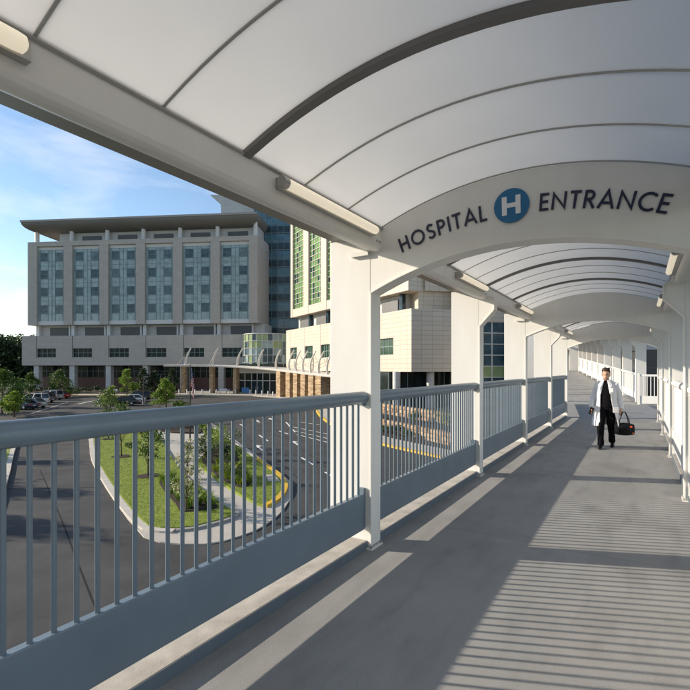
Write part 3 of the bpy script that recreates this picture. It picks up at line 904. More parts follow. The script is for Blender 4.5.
for b0 in BAYS:
    mb = MB(); mb.box(b0 + .02, b0 + PW - .02, 0.62, 0.85, Z(13.3), Z(30.5)); gl_ = mb.build('glazed_bay', M['teal'], W)
    f = MB()
    cols = [0.05, 0.55, 2.55, 3.48, 4.4, 6.4, 6.9]
    for c in cols: f.box(b0 + c - .03, b0 + c + .03, .52, .6195, Z(13.3), Z(30.5))
    for s_ in range(4):
        zc = Z(28.8 - 4.23 * s_)
        for dz in (-1.05, 1.05, 2.1): 
            if zc + dz < Z(30.5): f.box(b0 + .02, b0 + PW - .02, .535, .6190, zc + dz - .04, zc + dz + .04)
    f.build('mullions', M['mullt'], gl_)
    for s_ in range(4):
        zc = Z(28.8 - 4.23 * s_)
        for c0 in (0.6, 4.45):
            window_box(b0 + c0, b0 + c0 + 1.9, zc - 1.0, zc + 1.0, 0.615, gl_, glass=wrnd.choice(BW), t=.06)
    mb = MB(); mb.box(b0 + .02, b0 + PW - .02, .45, .85, Z(12.35), Z(13.28)); mb.build('sill_panel', M['sill'], W)
    mb = MB(); mb.box(b0 + .02, b0 + PW - .02, .55, .85, Z(30.52), Z(31.28)); mb.build('head_panel', M['sill'], W)
    # dark reveal on the right of each bay
# recessed storey
mb = MB(); mb.box(1.0, WL + 1, 2.2, DEPTH, Z(9.4), zb0 - .01); mb.build('recessed_storey', M['lgrey'], W)
for k, b0 in enumerate(BAYS):
    mb = MB(); mb.box(b0 + 1.9, b0 + 6.9, 2.0, 2.19, Z(9.9), Z(11.8)); mb.build('louver', M['louver'], W)
    mb = MB(); mb.box(b0 - 1.1, b0 - 0.3, 1.2, 2.15, Z(9.5), zb0 - .02); mb.box(b0 + 7.1, b0 + 7.5, 1.6, 2.15, Z(9.5), zb0 - .02); mb.build('pilaster', M['sill'], W)
# podium with strip windows in openings
pw = [(b0 + 1.0, b0 + 5.9) for b0 in BAYS]
mb = MB(); e = [-0.5] + [v for p_ in pw for v in p_] + [WL + 2.0]
z0, z1, zs0, zs1 = Z(2.57), Z(9.6), Z(4.45), Z(6.6)
mb.box(-0.5, WL + 2, -1.2, 1.9, zs1, z1); mb.box(-0.5, WL + 2, -1.2, DEPTH, z0, zs0)
for i in range(0, len(e), 2): mb.box(e[i], e[i + 1], -1.2, 0.3, zs0, zs1)
mb.box(-0.49, WL + 2, 0.3, DEPTH, zs0, zs1); mb.box(-.49, WL + 2, 1.9, DEPTH, zs1, Z(9.4))
mb.build('podium', M['taupe'], W)
for x0, x1 in pw:
    window_box(x0 + .03, x1 - .03, zs0 + .03, zs1 - .03, -0.75, W, nx=4, nz=2, glass=M['podwin'])
    mb = MB(); mb.box(x0 - .07, x0 - .005, -1.26, -1.19, zs0, z1); mb.build('joint_fin', M['louver'], W)
# ground floor: columns, glass, brick
for k, b0 in enumerate(BAYS + [WL + .5]):
    mb = MB(); mb.box(b0 - 0.05, b0 + 1.25, -0.9, 0.4, 0, z0 - .01); mb.build('column', M['lgrey'], W, bevel=0.05)
mb = MB(); mb.box(1.0, WL + 2, 3.0, DEPTH, Z(-0.3), z0 - .01); gf = mb.build('ground_glazing', M['dkglass'], W)
f = MB()
x = 1.2
while x < WL + 1.5:
    f.box(x - .05, x + .05, 2.9, 2.995, Z(-.3), z0 - .02); x += 1.52
f.box(1, WL + 2, 2.91, 2.9945, Z(1.2) - .05, Z(1.2) + .05); f.build('mullions', M['mull'], gf)
mb = MB(); mb.box(0.9, WL + 2, 2.7, DEPTH, 0, Z(-0.3) - .002); mb.build('brick_base', M['brick'], W)
# penthouse and swept roof
mb = MB(); mb.box(6.5, WL - 1.0, 2.4, DEPTH, zb1 - .01, Z(35.8)); pent = mb.build('penthouse', M['lgrey'], W)
for k, b0 in enumerate(BAYS):
    if k: 
        mb = MB(); mb.box(b0 + 1.1, b0 + 5.9, 2.2, 2.39, Z(33.1), Z(34.1)); mb.build('louver', M['louver'], pent)
    mb = MB(); mb.tube([(b0 - 1.1, 1.5, zb1), (b0 - 1.1, 1.5, Z(36.0))], 0.5, 16); mb.build('roof_column', M['sill'], W, smooth=True)
mb = MB(); mb.tube([(WL - 1.0, 1.5, zb1), (WL - 1.0, 1.5, Z(36.0))], 0.5, 16); mb.build('roof_column', M['sill'], W, smooth=True)
rings = []
for k in range(9):
    a = k / 8 * PI / 2
    oset = -3.4 + 4.2 * math.sin(a); zz = 37.0 - 3.0 * math.cos(a)
    zz = 34.9 + 2.1 * (1 - math.cos(a)); oset = -2.4 + 3.4 * math.sin(a)
    rings.append((oset, Z(zz)))
rings.append((1.05, Z(37.35))); rings.append((0.8, Z(37.5)))
def rect(o_, z):
    return [(-o_, -o_, z), (WL + o_ - 1.0, -o_, z), (WL + o_ - 1.0, DEPTH + o_, z), (-o_, DEPTH + o_, z)]
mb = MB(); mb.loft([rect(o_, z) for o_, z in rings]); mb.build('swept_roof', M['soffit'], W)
mb = MB(); mb.box(-1.12, WL + .1, -1.12, -1.06, Z(36.95), Z(37.4)); mb.build('roof_edge', M['roofedge'], W)
# right cheek of the upper block, warm stone
mb = MB(); mb.box(WL + .002, WL + .25, 0.3, DEPTH, zb0 + .02, zb1 - .05); mb.build('end_cheek', M['taupe'], W)

# glazed link tower between the wings
T = thing('link_tower', 'dark blue glass tower between the two hospital wings', 'building', site(-22.6, 117, gz(115)), YAW + WA)
tz = gz(115)
mb = MB(); mb.box(0, 14, 0, 12, 0, 43 - tz); mb.build('curtain_wall', M['blueglass'], T)
f = MB()
for x in [0.05 + 1.5 * i for i in range(10)]: f.box(x - .05, x + .05, -.12, -.002, 0, 43 - tz)
for s_ in range(11):
    f.box(0, 14, -.11, -.0025, 4.2 * s_ + 5.0 - .06, 4.2 * s_ + 5.0 + .06); f.box(0, 14, -.11, -.0025, 4.2 * s_ + 7.2 - .05, 4.2 * s_ + 7.2 + .05)
f.build('mullions', M['mull'], T)
for s_ in range(7):
    for c in (1.55, 4.55, 7.55, 10.55):
        mb = MB(); mb.box(c, c + 2.9, -.05, -.003, 4.2 * s_ + 15.2 - 2.1 + .1, 4.2 * s_ + 15.2 - .1); mb.build('window', M['winglass'], T)
# roof screen with a pointed corner
mb = MB(); mb.prism([(-12.2, 46.2 - tz), (-9.3, 43.6 - tz), (-9.0, 37.6 - tz), (2, 37.6 - tz), (2, 46.4 - tz), (-4, 46.0 - tz)], 2, 2.6); mb.build('roof_screen', M['lgrey'], T)
mb = MB(); mb.box(-9, -.01, 2.61, 10, 30 - tz, 41 - tz); mb.build('plant_room', M['lgrey'], T)
# rounded glass bay in the corner behind the canopy
RB = thing('round_bay', 'rounded green and clear glass bay in the corner behind the canopy', 'building', site(-18.0, 107.5, gz(107)), YAW)
bz = gz(107)
mb = MB(); N = 14; r0 = 5.2
for i in range(N):
    a0, a1 = PI + PI * i / N, PI + PI * (i + 1) / N
    for j in range(6):
        zz0, zz1 = 9.4 - bz - 1.55 * (j + 1), 9.4 - bz - 1.55 * j
        q = [(r0 * math.cos(a0), r0 * math.sin(a0), zz0), (r0 * math.cos(a1), r0 * math.sin(a1), zz0), (r0 * math.cos(a1), r0 * math.sin(a1), zz1), (r0 * math.cos(a0), r0 * math.sin(a0), zz1)]
        mb.add(q, [(0, 1, 2, 3)], (0 if random.random() < (.30 if j < 2 else .04) else (1 if random.random() < .5 else 2)))
mb.build('panes', [M['greenpale'], M['teal'], M['baywin']], RB)['kind'] = 'stuff'
f = MB()
for i in range(N + 1):
    a = PI + PI * i / N; f.tube([(r0 * 1.01 * math.cos(a), r0 * 1.01 * math.sin(a), 0), (r0 * 1.01 * math.cos(a), r0 * 1.01 * math.sin(a), 9.45 - bz)], .07, 5)
for j in range(7):
    zz = 9.4 - bz - 1.55 * j; f.tube([(r0 * 1.015 * math.cos(PI + PI * i / 28), r0 * 1.015 * math.sin(PI + PI * i / 28), zz) for i in range(29)], .06, 5)
f.build('mullions', M['mullw'], RB)
mb = MB(); mb.prism([(r0 * .97 * math.cos(PI + PI * i / 20), r0 * .97 * math.sin(PI + PI * i / 20)) for i in range(21)], 9.2 - bz, 9.6 - bz, 'Z'); mb.build('cap', M['sill'], RB)

# ------------------------------------------------------------------ hospital, east wing
EA = -R_(60.0)
ED, EL_ = 96.9, -12.1
EZ = gz(80)
Ew = thing('east_wing', 'sunlit cream hospital wing with green glass bays and a corner block', 'building', site(EL_, ED, EZ), YAW + EA)
z_ = lambda z: z - EZ
LE = 41.4
# podium: openings on the long face
ew = [(2.2, 5.4), (9.0, 12.4), (15.6, 19.0), (22.5, 26.0), (31.9, 37.4)]
e = [0.0] + [v for p_ in ew for v in p_] + [LE]
y0p, y1p, yw0, yw1 = z_(1.36), z_(9.6), z_(3.7), z_(6.0)
mb = MB(); mb.box(0, LE, 0, 1.5, yw1, y1p); mb.box(0, LE, 0, 6.0, y0p, yw0)
for i in range(0, len(e), 2): mb.box(e[i], e[i + 1], 0, 0.5, yw0, yw1)
mb.box(0, LE - .01, .5, 5.98, yw0, yw1); mb.box(0, LE - .01, 1.5, 5.98, yw1, y1p - .1)
mb.build('podium', M['cream'], Ew)
for x0, x1 in ew:
    window_box(x0 + .02, x1 - .02, yw0 + .02, yw1 - .02, 0.4, Ew, nx=4, nz=2, glass=M['greendark'], fr=M['mull'])
    mb = MB(); mb.box(x0 - .16, x0 - .03, -.03, .05, yw0, y1p); mb.build('joint_fin', M['taupe'], Ew)
# upper block of the east wing
ub0, ub1 = z_(12.3), z_(32.2)
UL = 39.5
eb = [(1.0 + 7.4 * k, 6.2 + 7.4 * k) for k in range(5)]
mb = MB(); e = [0.0] + [v for p_ in eb for v in p_] + [UL]
OY = 1.0
for i in range(0, len(e), 2): mb.box(e[i], e[i + 1], OY, OY + .8, ub0, ub1)
for x0, x1 in eb:
    mb.box(x0, x1, OY, OY + .8, z_(31.4), ub1 - .002); mb.box(x0, x1, OY + .05, OY + .8, ub0, z_(13.9))
mb.box(0.01, UL - .01, OY + .8, 20, ub0, ub1 - .003)
mb.build('upper_wall', M['cream'], Ew)
rng = random.Random(3)
for x0, x1 in eb:
    mb = MB(); nx, nz_ = 5, 17
    for i in range(nx):
        for j in range(nz_):
            a, c = x0 + (x1 - x0) * i / nx, x0 + (x1 - x0) * (i + 1) / nx
            q0, q1 = z_(13.9) + (17.5) * j / nz_, z_(13.9) + 17.5 * (j + 1) / nz_
            dark = (i in (1, 4) and j % 4 in (1, 2)) or rng.random() < .10
            mb.add([(a, OY + .45, q0), (c, OY + .45, q0), (c, OY + .45, q1), (a, OY + .45, q1)], [(0, 1, 2, 3)], 1 if dark else 0)
    gb = mb.build('green_bay', [M['greenglass'], M['greendark']], Ew)
    f = MB()
    for i in range(nx + 1):
        xx = x0 + (x1 - x0) * i / nx; f.box(xx - .035, xx + .035, OY + .36, OY + .449, z_(13.9), z_(31.4))
    for j in range(nz_ + 1):
        zz = z_(13.9) + 17.5 * j / nz_; f.box(x0, x1, OY + .31, OY + .4485, zz - .035, zz + .035)
    f.build('mullions', M['mullw'], gb)
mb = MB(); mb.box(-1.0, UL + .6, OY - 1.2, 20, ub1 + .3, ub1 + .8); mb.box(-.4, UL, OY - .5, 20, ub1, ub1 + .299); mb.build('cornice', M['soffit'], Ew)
# recessed storey between
mb = MB(); mb.box(0.5, UL - 3.0, 2.6, 18, y1p - .05, ub0 - .01); mb.build('recessed_storey', M['lgrey'], Ew)
for x0, x1 in eb:
    mb = MB(); mb.box(x0 + .6, x1 - .6, 2.4, 2.59, z_(9.9), z_(11.7)); mb.build('louver', M['louver'], Ew)
    mb = MB(); mb.box(x1 + .35, x1 + 1.0, 2.0, 2.58, z_(9.62), ub0 - .02); mb.build('pilaster', M['winglass'], Ew)
# ground floor behind round columns
mb = MB(); mb.box(2, LE - 1.6, 2.6, 5.9, 0.4, y0p - .01); gg = mb.build('ground_glazing', M['dkglass'], Ew)
f = MB()
for i in range(27): f.box(2 + 1.4 * i - .05, 2 + 1.4 * i + .05, 2.5, 2.599, .4, y0p - .02)
f.box(2, LE - 1.6, 2.51, 2.598, 2.9, 3.0); f.build('mullions', M['mull'], gg)
# corner block and right-hand return
RA = math.atan2(1.3, 5.6)
cor = site(8.56, 61.1, 0)
Eb = thing('corner_block', 'cream corner block on round columns behind the garden wall', 'building', (cor.x, cor.y, EZ), YAW + RA)
mb = MB(); mb.box(0.02, 9.0, 0.02, 12, y0p, y1p - .02); mb.build('wall', M['cream'], Eb)
mb = MB(); mb.box(2.2, 7.5, 3.0, 14, y1p - .03, z_(12.4)); mb.build('setback', M['cream'], Eb)
mb = MB(); mb.box(3.0, 9.0, 2.4, 14, z_(12.4), z_(32)); mb.build('upper_wall', M['cream'], Eb)
for cx, cy in ((-1.2, 2.2), (3.3, 1.4), (7.6, 1.6)):
    mb = MB(); mb.tube([(cx, cy, 0.2), (cx, cy, y0p)], .52, 20); mb.build('column', M['lgrey'], Eb, smooth=True)
mb = MB(); mb.box(-2, 9, 3.2, 12, 0.4, y0p - .01); gg = mb.build('ground_glazing', M['dkglass'], Eb)
f = MB()
for i in range(9): f.box(-2 + 1.35 * i - .05, -2 + 1.35 * i + .05, 3.1, 3.199, .4, y0p - .02)
f.build('mullions', M['mull'], gg)
St = thing('stair_hall', 'cream stair hall with a tall gridded window behind the walkway columns', 'building', site(15.4, 62.6, EZ), YAW + RA)
mb = MB()
x0, x1, zg0, zg1 = 3.3, 7.7, z_(-2.4), z_(8.1)
mb.box(0, x0, 0, 10, 0, z_(13)); mb.box(x1, 18, 0, 10, 0, z_(13)); mb.box(x0, x1, 0, 10, zg1, z_(13)); mb.box(x0, x1, 0, 10, 0, zg0); mb.box(x0, x1, .7, 10, zg0, zg1)
mb.build('wall', M['cream'], St)
cols = [x0 + .06, x0 + 1.4, x1 - .06]; nr = 7; hh_ = (zg1 - zg0) / nr
for i in range(2):
    for j in range(nr):
        mb = MB(); mb.box(cols[i] + .05, cols[i + 1] - .05, .3, .36, zg0 + hh_ * j + .06, zg0 + hh_ * (j + 1) - .06)
        mb.build('pane', M['greenpale'] if j == 2 else M['baywin'], St)
f = MB()
for c in cols: f.box(c - .07, c + .07, .18, .42, zg0, zg1)
for j in range(nr + 1): f.box(x0, x1, .19, .41, zg0 + hh_ * j - .06, zg0 + hh_ * j + .06)
f.build('window_frame', M['mullw'], St)

# dark glass building beyond the landing
Dk = thing('dark_building', 'dark glass building seen between the far right columns', 'building', fo + Matrix.Rotation(FA, 3, 'Z') @ Vector((2.6, 9, -5)), FA)
M['navyglass'] = panel_mat('navy_glass', (0.012, 0.018, 0.034), (0.05, 0.06, 0.08), 1.4, 3.4, 0.05, rough=0.2, var=0.3, bump=0)
mb = MB(); mb.box(0, 40, 0, 30, 0, 16); mb.build('curtain_wall', M['navyglass'], Dk)
mb = MB()
for i in range(5): mb.box(-.15, 40, -.15, 30, 3.9 * i + .2, 3.9 * i + .7)
mb.build('floor_bands', M['lgrey'], Dk)

# ------------------------------------------------------------------ entrance canopy
M['ledge'] = panel_mat('ledge_stone', (0.42, 0.30, 0.18), (0.22, 0.15, 0.085), 0.55, 0.22, 0.025, rough=0.9, offset=0.45, var=0.38, bump=0.8)
M['canopy'] = mat('canopy_white', (0.62, 0.60, 0.56), 0.5, var=0.05)
cpts = [(-38, 98.5), (-30, 98.8), (-22, 96.5), (-15.5, 92), (-11, 86.5), (-7.2, 80.5), (-4.0, 76), (-2.2, 73.5)]
cz = [2.45, 2.4, 2.15, 1.75, 1.35, 1.0, .75, .6]
C0 = thing('entrance_canopy', 'curved pale entrance canopy with white fins on stone piers', 'canopy', site(-20, 94, gz(94)), 0)
c0 = C0.location.copy()
def crv(t):
    i = min(int(t), len(cpts) - 2); a = t - i
    def cr_(p0, p1, p2, p3, a):
        return 0.5 * ((2 * p1) + (-p0 + p2) * a + (2 * p0 - 5 * p1 + 4 * p2 - p3) * a * a + (-p0 + 3 * p1 - 3 * p2 + p3) * a ** 3)
    g_ = lambda k: cpts[max(0, min(len(cpts) - 1, k))]
    h_ = lambda k: cz[max(0, min(len(cz) - 1, k))]
    return tuple(cr_(g_(i - 1)[q], g_(i)[q], g_(i + 1)[q], g_(i + 2)[q], a) for q in (0, 1)) + (cr_(h_(i - 1), h_(i), h_(i + 1), h_(i + 2), a),)
def cfr(t):
    l, d, z = crv(t); l2, d2, _ = crv(min(t + .02, 6.999)); l1, d1, _ = crv(max(t - .02, 0))
    tg = Vector((l2 - l1, d2 - d1)).normalized(); nr = Vector((-tg.y, tg.x))      # nr points towards the building
    return Vector((l, d)), tg, nr, z
rings = []
for i in range(57):
    p, tg, nr, z = cfr(i / 8)
    q = []
    for w_, dz in ((0, 0.0), (0.15, -0.22), (5.5, -0.05), (5.5, 0.25), (0.3, 0.16), (0, 0.1)):
        s_ = site(p.x + nr.x * w_, p.y + nr.y * w_, z + dz) - c0; q.append(s_)
    rings.append(q)
mb = MB(); mb.loft(rings); mb.build('roof_slab', M['canopy'], C0, smooth=True)
fin_px = [184, 210.6, 234.5, 255, 271.5, 284.5, 291, 298, 305.5, 313.6, 322]
ts = []
for fp in fin_px:
    best = min((abs(HX + FPX * crv(i / 100)[0] / crv(i / 100)[1] - fp), i / 100) for i in range(0, 700)); ts.append(best[1])
for t in ts:
    p, tg, nr, z = cfr(t)
    pts, rr_ = [], []
    for k in range(9):
        a = k / 8
        u_ = 1.2 - 0.9 * math.sin(a * PI) * 0.5 + 0.2 * a
        s_ = site(p.x + nr.x * u_ + tg.x * (1.15 * a ** 1.4 - .1), p.y + nr.y * u_ + tg.y * 1.15 * a ** 1.4, z - .1 + 3.9 * a) - c0
        pts.append(s_); rr_.append(.29 - .13 * a)
    mb = MB(); mb.tube(pts, rr_, 8, flat=0.6); mb.build('fin', M['canopy'], C0, smooth=True)
    # stay rods from the fin to the slab
    a_ = pts[-2]; b1 = site(p.x + nr.x * 5.0 - tg.x * 3, p.y + nr.y * 5.0 - tg.y * 3, z + .2) - c0
    mb = MB(); mb.tube([a_, b1], .035, 5); mb.build('stay_rod', M['steel'], C0)
pier_px = [181.5, 208.6, 231.7, 278, 287.5, 295, 302.5, 310.5, 318]
for k, fp in enumerate(pier_px):
    t = min((abs(HX + FPX * crv(i / 100)[0] / crv(i / 100)[1] - fp), i / 100) for i in range(0, 700))[1]
    p, tg, nr, z = cfr(t)
    q0 = site(p.x + nr.x * 1.6, p.y + nr.y * 1.6); d = p.y
    w_ = 0.42 if k < 3 else 0.8; ln = 0.55 if k < 3 else 1.6
    poly = [q0 - c0 + (RT * tg.x + FW * tg.y) * (w_ * a) + (RT * nr.x + FW * nr.y) * (ln * b2) for a, b2 in ((-1, -1), (1, -1), (1, 1), (-1, 1))]
    mb = MB(); mb.slab([(v.x, v.y) for v in poly], z - .2 - c0.z, gz(d) - c0.z); mb.build('stone_pier', M['ledge'], C0)
# recessed entrance hall wall: glass with doors between the wings
En = thing('entrance_hall', 'glazed entrance front with double doors under the canopy', 'building', site(-19.5, 99.5, gz(99)), YAW - R_(28))
mb = MB(); mb.box(-4.2, 6.5, .5, 6, 0, 6.3); mb.build('hall', M['dkglass'], En)
f = MB()
for x in (-4.2, -2.4, -.6, .9, 2.4, 4.2, 6.4): f.box(x - .07, x + .07, .3, .499, 0, 4.3)
f.box(-4.2, 6.5, .31, .498, 2.7, 2.85); f.build('frame', M['sill'], En)
mb = MB(); mb.box(-4.6, 6.6, .1, .6, 4.3, 5.3); mb.build('fascia', M['sill'], En)
for x in (-.5, 1.0):
    mb = MB(); mb.box(x, x + 1.3, .38, .46, .05, 2.65); d_ = mb.build('door', M['winglass'], En)
    mb = MB(); mb.box(x + (1.1 if x < 0 else .1), x + (1.16 if x < 0 else .16), .30, .37, .9, 1.5); mb.build('handle', M['steel'], d_)
for k, px in enumerate((179, 187, 195, 202.3, 210, 216.5, 229, 235.5, 250, 256, 262, 268, 273)):
    d = 97.2 if k < 8 else 96.5 - (k - 8) * 1.6; p = site((px - HX) / FPX * d, d, gz(d) + .14)
    mb = MB(); mb.tube([(0, 0, 0), (0, 0, .82), (0, 0, .9)], [.13, .13, .08], 12)
    o = mb.build('bollard', M['sill'], smooth=True); o.location = p
    nth = ['first', 'second', 'third', 'fourth', 'fifth', 'sixth', 'seventh', 'eighth', 'ninth', 'tenth', 'eleventh', 'twelfth', 'thirteenth'][k]
    tag(o, 'short pale bollard before the canopy, %s from the left' % nth, 'bollard', 'bollards along the drop-off')
def bench(px, d, label):
    p = site((px - HX) / FPX * d, d, gz(d) + .15)
    t = thing('bench', label, 'bench', p, YAW, 'benches by the entrance')
    mb = MB(); mb.box(-.85, .85, -.25, .25, .42, .48); mb.build('seat', M['sill'], t)
    mb = MB(); mb.box(-.85, .85, .25, .30, .5, .95); mb.build('backrest', M['sill'], t)
    for x in (-.7, .7):
        mb = MB(); mb.box(x - .04, x + .04, -.22, .24, 0, .42); mb.build('leg', M['steel'], t)
bench(223, 98.5, 'white bench under the canopy between two stone piers')
bench(113, 98, 'small white bench before the main wing')
t = thing('notice_board', 'low blue board beside the entrance doors', 'board', site((245.5 - HX) / FPX * 96.5, 96.5, gz(96.5) + .14), YAW)
mb = MB(); mb.box(-.75, .75, -.04, .04, .25, 1.3); mb.build('panel', mat('board_blue', (.02, .12, .30), .5), t)
for x in (-.6, .6):
    mb = MB(); mb.box(x - .03, x + .03, .041, .09, 0, 1.25); mb.build('leg', M['steel'], t)

# ------------------------------------------------------------------ garden walls of stone blocks
M['stone'] = [mat('garden_stone_%s' % n, c, .9, var=.3, vscale=2.5, bump=.8, bscale=6, bdist=.05) for n, c in (('a', (.42, .27, .15)), ('b', (.33, .21, .12)), ('c', (.47, .33, .20)))]
stone_me = []
for k in range(6):
    mb = MB(); mb.box(-.5, .5, -.5, .5, -.5, .5)
    me = mb.mesh('stone', M['stone'][k % 3])
    bm = bmesh.new(); bm.from_mesh(me)
    bmesh.ops.bevel(bm, geom=bm.edges[:], offset=.09, segments=1, affect='EDGES')
    for v in bm.verts: v.co += Vector((random.uniform(-.035, .035), random.uniform(-.05, .05), random.uniform(-.04, .04)))
    bm.to_mesh(me); bm.free(); stone_me.append(me)
def stone_wall(label, a, b_, h0, h1, base=0.0, sl=.75, sh=.36):
    A, B = site(*a), site(*b_); L = (B - A).length; ang = math.atan2(B.y - A.y, B.x - A.x)
    t = thing('garden_wall', label, 'wall', (A.x, A.y, gz(a[1]) + base), ang, 'stone garden walls')
    slope = (gz(b_[1]) - gz(a[1])) / L
    nrow = math.ceil(max(h0, h1) / sh); n = int(L / sl)
    for j in range(nrow):
        x = -random.uniform(0, .4)
        while x < L:
            w = sl * random.uniform(.7, 1.3); h = h0 + (h1 - h0) * (x + w / 2) / L
            if (j + .6) * sh < h:
                inst('stone', random.choice(stone_me), t, (x + w / 2, random.uniform(-.05, .05), slope * x + (j + .5) * sh), (0, 0, random.uniform(-.04, .04)), (w * .97, .6, sh * .96))
            x += w
stone_wall('lower orange-brown stone block wall behind the yellow kerb', (0.6, 52), (9.2, 35.2), 1.5, 0.9)
stone_wall('upper orange-brown stone block wall below the corner block', (2.4, 55), (9.4, 42.0), 1.25, 1.0, 1.0)
mb = MB(); mb.slab([site(1.1, 52.3), site(9.6, 35.6), site(20, 38), site(20, 60), site(2.9, 55.5)], lambda p: gzp(p) + 1.05, lambda p: gzp(p)); struct(mb.build('garden_terrace', M['mulch']))

# ------------------------------------------------------------------ vegetation
M['bark'] = mat('bark', (0.09, 0.065, 0.045), .9, var=.3, vscale=6)
LF = {'mid': leaf_mat('leaf_mid', (.035, .075, .012), (.10, .17, .03)), 'bright': leaf_mat('leaf_bright', (.10, .17, .015), (.22, .32, .04)),
      'dark': leaf_mat('leaf_dark', (.012, .028, .008), (.035, .065, .018)), 'white': leaf_mat('leaf_blossom', (.16, .21, .06), (.55, .52, .36)),
      'forest': leaf_mat('leaf_forest', (.014, .032, .012), (.05, .085, .022)), 'grassy': leaf_mat('leaf_grassy', (.11, .165, .015), (.23, .30, .03))}
def leaves(mb, c, r, n, size, rnd, flatz=1.0):
    c = Vector(c)
    for _ in range(n):
        v = Vector((rnd.gauss(0, 1), rnd.gauss(0, 1), rnd.gauss(0, 1)))
        v = v.normalized() * (rnd.random() ** .45)
        p = c + Vector((v.x * r[0], v.y * r[1], v.z * r[2] * flatz))
        s_ = size * rnd.uniform(.6, 1.3)
        e_ = Euler((rnd.uniform(-1.2, 1.2), rnd.uniform(-1.2, 1.2), rnd.uniform(0, 6.28))).to_matrix()
        q = [e_ @ Vector(k) * s_ for k in ((-.5, 0, 0), (0, -.32, .06), (.55, 0, 0), (0, .32, .06))]
        mb.add([p + k for k in q], [(0, 1, 2), (0, 2, 3)])
def tree(name, label, base, h, rw, leaf, seed, n=1600, size=.16, trunk=.07, c0f=.35, group=None, clumps=26, hgt=None, cat='tree'):
    rnd = random.Random(seed)
    t = thing(name, label, cat, base, rnd.uniform(0, 6), group)
    zc0 = h * c0f
    tm = MB(); lean = Vector((rnd.uniform(-.06, .06) * h, rnd.uniform(-.06, .06) * h, 0))
    path = [Vector((0, 0, -.1)), Vector((0, 0, h * .2)) + lean * .2, Vector((0, 0, h * .5)) + lean * .6, Vector((0, 0, h * .88)) + lean]
    tm.tube(path, [trunk * 1.3, trunk, trunk * .65, trunk * .2], 8)
    cm = MB()
    for k in range(clumps):
        a = rnd.uniform(0, 2 * PI); zz = zc0 + (h - zc0) * ((k + rnd.random()) / clumps)
        f_ = (zz - zc0) / (h - zc0)
        prof = math.sin(min(1, .18 + .95 * f_) * PI) ** .7 if f_ < .98 else .15
        rr2 = rw * max(.12, prof) * rnd.uniform(.35, 1.0)
        c = Vector((rr2 * math.cos(a), rr2 * math.sin(a), zz)) + lean * f_
        st = Vector((0, 0, max(h * .18, zz - rr2 * .8 - .15 * h * rnd.random()))) + lean * f_ * .8
        tm.tube([st, (st + c) / 2 + Vector((0, 0, .06 * h)) * rnd.random(), c], [trunk * .35, trunk * .22, trunk * .08], 5)
        cr_ = rw * rnd.uniform(.24, .46)
        leaves(cm, c, (cr_, cr_, cr_ * .75), int(n / clumps * rnd.uniform(.6, 1.4)), size, rnd)
    tm.build('trunk', M['bark'], t, smooth=True)
    cm.build('crown', leaf, t)
    return t
def shrub(label, base, h, w, leaf, seed, n=350, size=.12, name='shrub', group='shrubs in the planting beds'):
    rnd = random.Random(seed); t = thing(name, label, 'shrub', base, 0, group)
    sm = MB(); cm = MB()
    for k in range(7):
        a = rnd.uniform(0, 6.28); c = Vector((w * .5 * rnd.random() * math.cos(a), w * .5 * rnd.random() * math.sin(a), h * rnd.uniform(.35, .85)))
        sm.tube([(0, 0, -.05), c], [.02, .008], 5); leaves(cm, c, (w * .33, w * .33, h * .25), n // 7, size, rnd)
    sm.build('stems', M['bark'], t); cm.build('foliage', leaf, t)
def grass_clump(label, base, h, w, seed, leaf=None, group='grass clumps in the mulch beds'):
    rnd = random.Random(seed); mb = MB()
    for k in range(70):
        a = rnd.uniform(0, 6.28); r0 = rnd.random() * w * .25; tip = w * rnd.uniform(.15, .6); hh2 = h * rnd.uniform(.6, 1.1); wd = .018 + .02 * rnd.random()
        dx, dy = math.cos(a), math.sin(a); sx, sy = -dy * wd, dx * wd
        b0 = Vector((r0 * dx, r0 * dy, -.03)); m0 = Vector(((r0 + tip * .4) * dx, (r0 + tip * .4) * dy, hh2 * .7)); t0 = Vector(((r0 + tip) * dx, (r0 + tip) * dy, hh2))
        s2 = Vector((sx, sy, 0)); mb.add([b0 - s2, b0 + s2, m0 + s2 * .8, m0 - s2 * .8, t0], [(0, 1, 2, 3), (3, 2, 4)])
    o = mb.build('grass_clump', leaf or LF['grassy']); o.location = base
    return tag(o, label, 'plant', group)
def at(px, py, h=0.15): 
    p = G(px, py); p.z += h; return p

tree('sapling', 'thin young tree in the far mulch ring of the left lawn', at(108.7, 441), 4.2, 1.3, LF['mid'], 11, 900, .15, .05, .4, 'young trees on the lawn')
tree('sapling', 'thin young tree in the middle mulch ring of the left lawn', at(121.5, 459), 3.6, 1.2, LF['mid'], 12, 900, .14, .045, .42, 'young trees on the lawn')
tree('sapling', 'leafy young tree in the near mulch ring of the left lawn', at(148, 479), 3.3, 1.1, LF['mid'], 13, 1300, .14, .045, .38, 'young trees on the lawn')
tree('flowering_tree', 'small tree with pale cream blossom beside the diagonal path', at(186, 515), 3.0, .8, LF['white'], 14, 900, .13, .04, .25)
tree('sapling', 'slim leafy young tree at the head of the right lawn', at(205, 459), 3.2, .75, LF['mid'], 15, 800, .14, .04, .1, 'young trees on the lawn')
shr = [(214, 452, 1.7, 1.6, 'bright'), (223, 448, 1.6, 1.8, 'bright'), (229, 453, 1.5, 1.5, 'mid'), (218, 462, 1.2, 1.6, 'mid'), (227, 463, 1.1, 1.5, 'dark'), (212, 466, 1.0, 1.4, 'dark'), (235, 466, 1.1, 1.4, 'mid')]
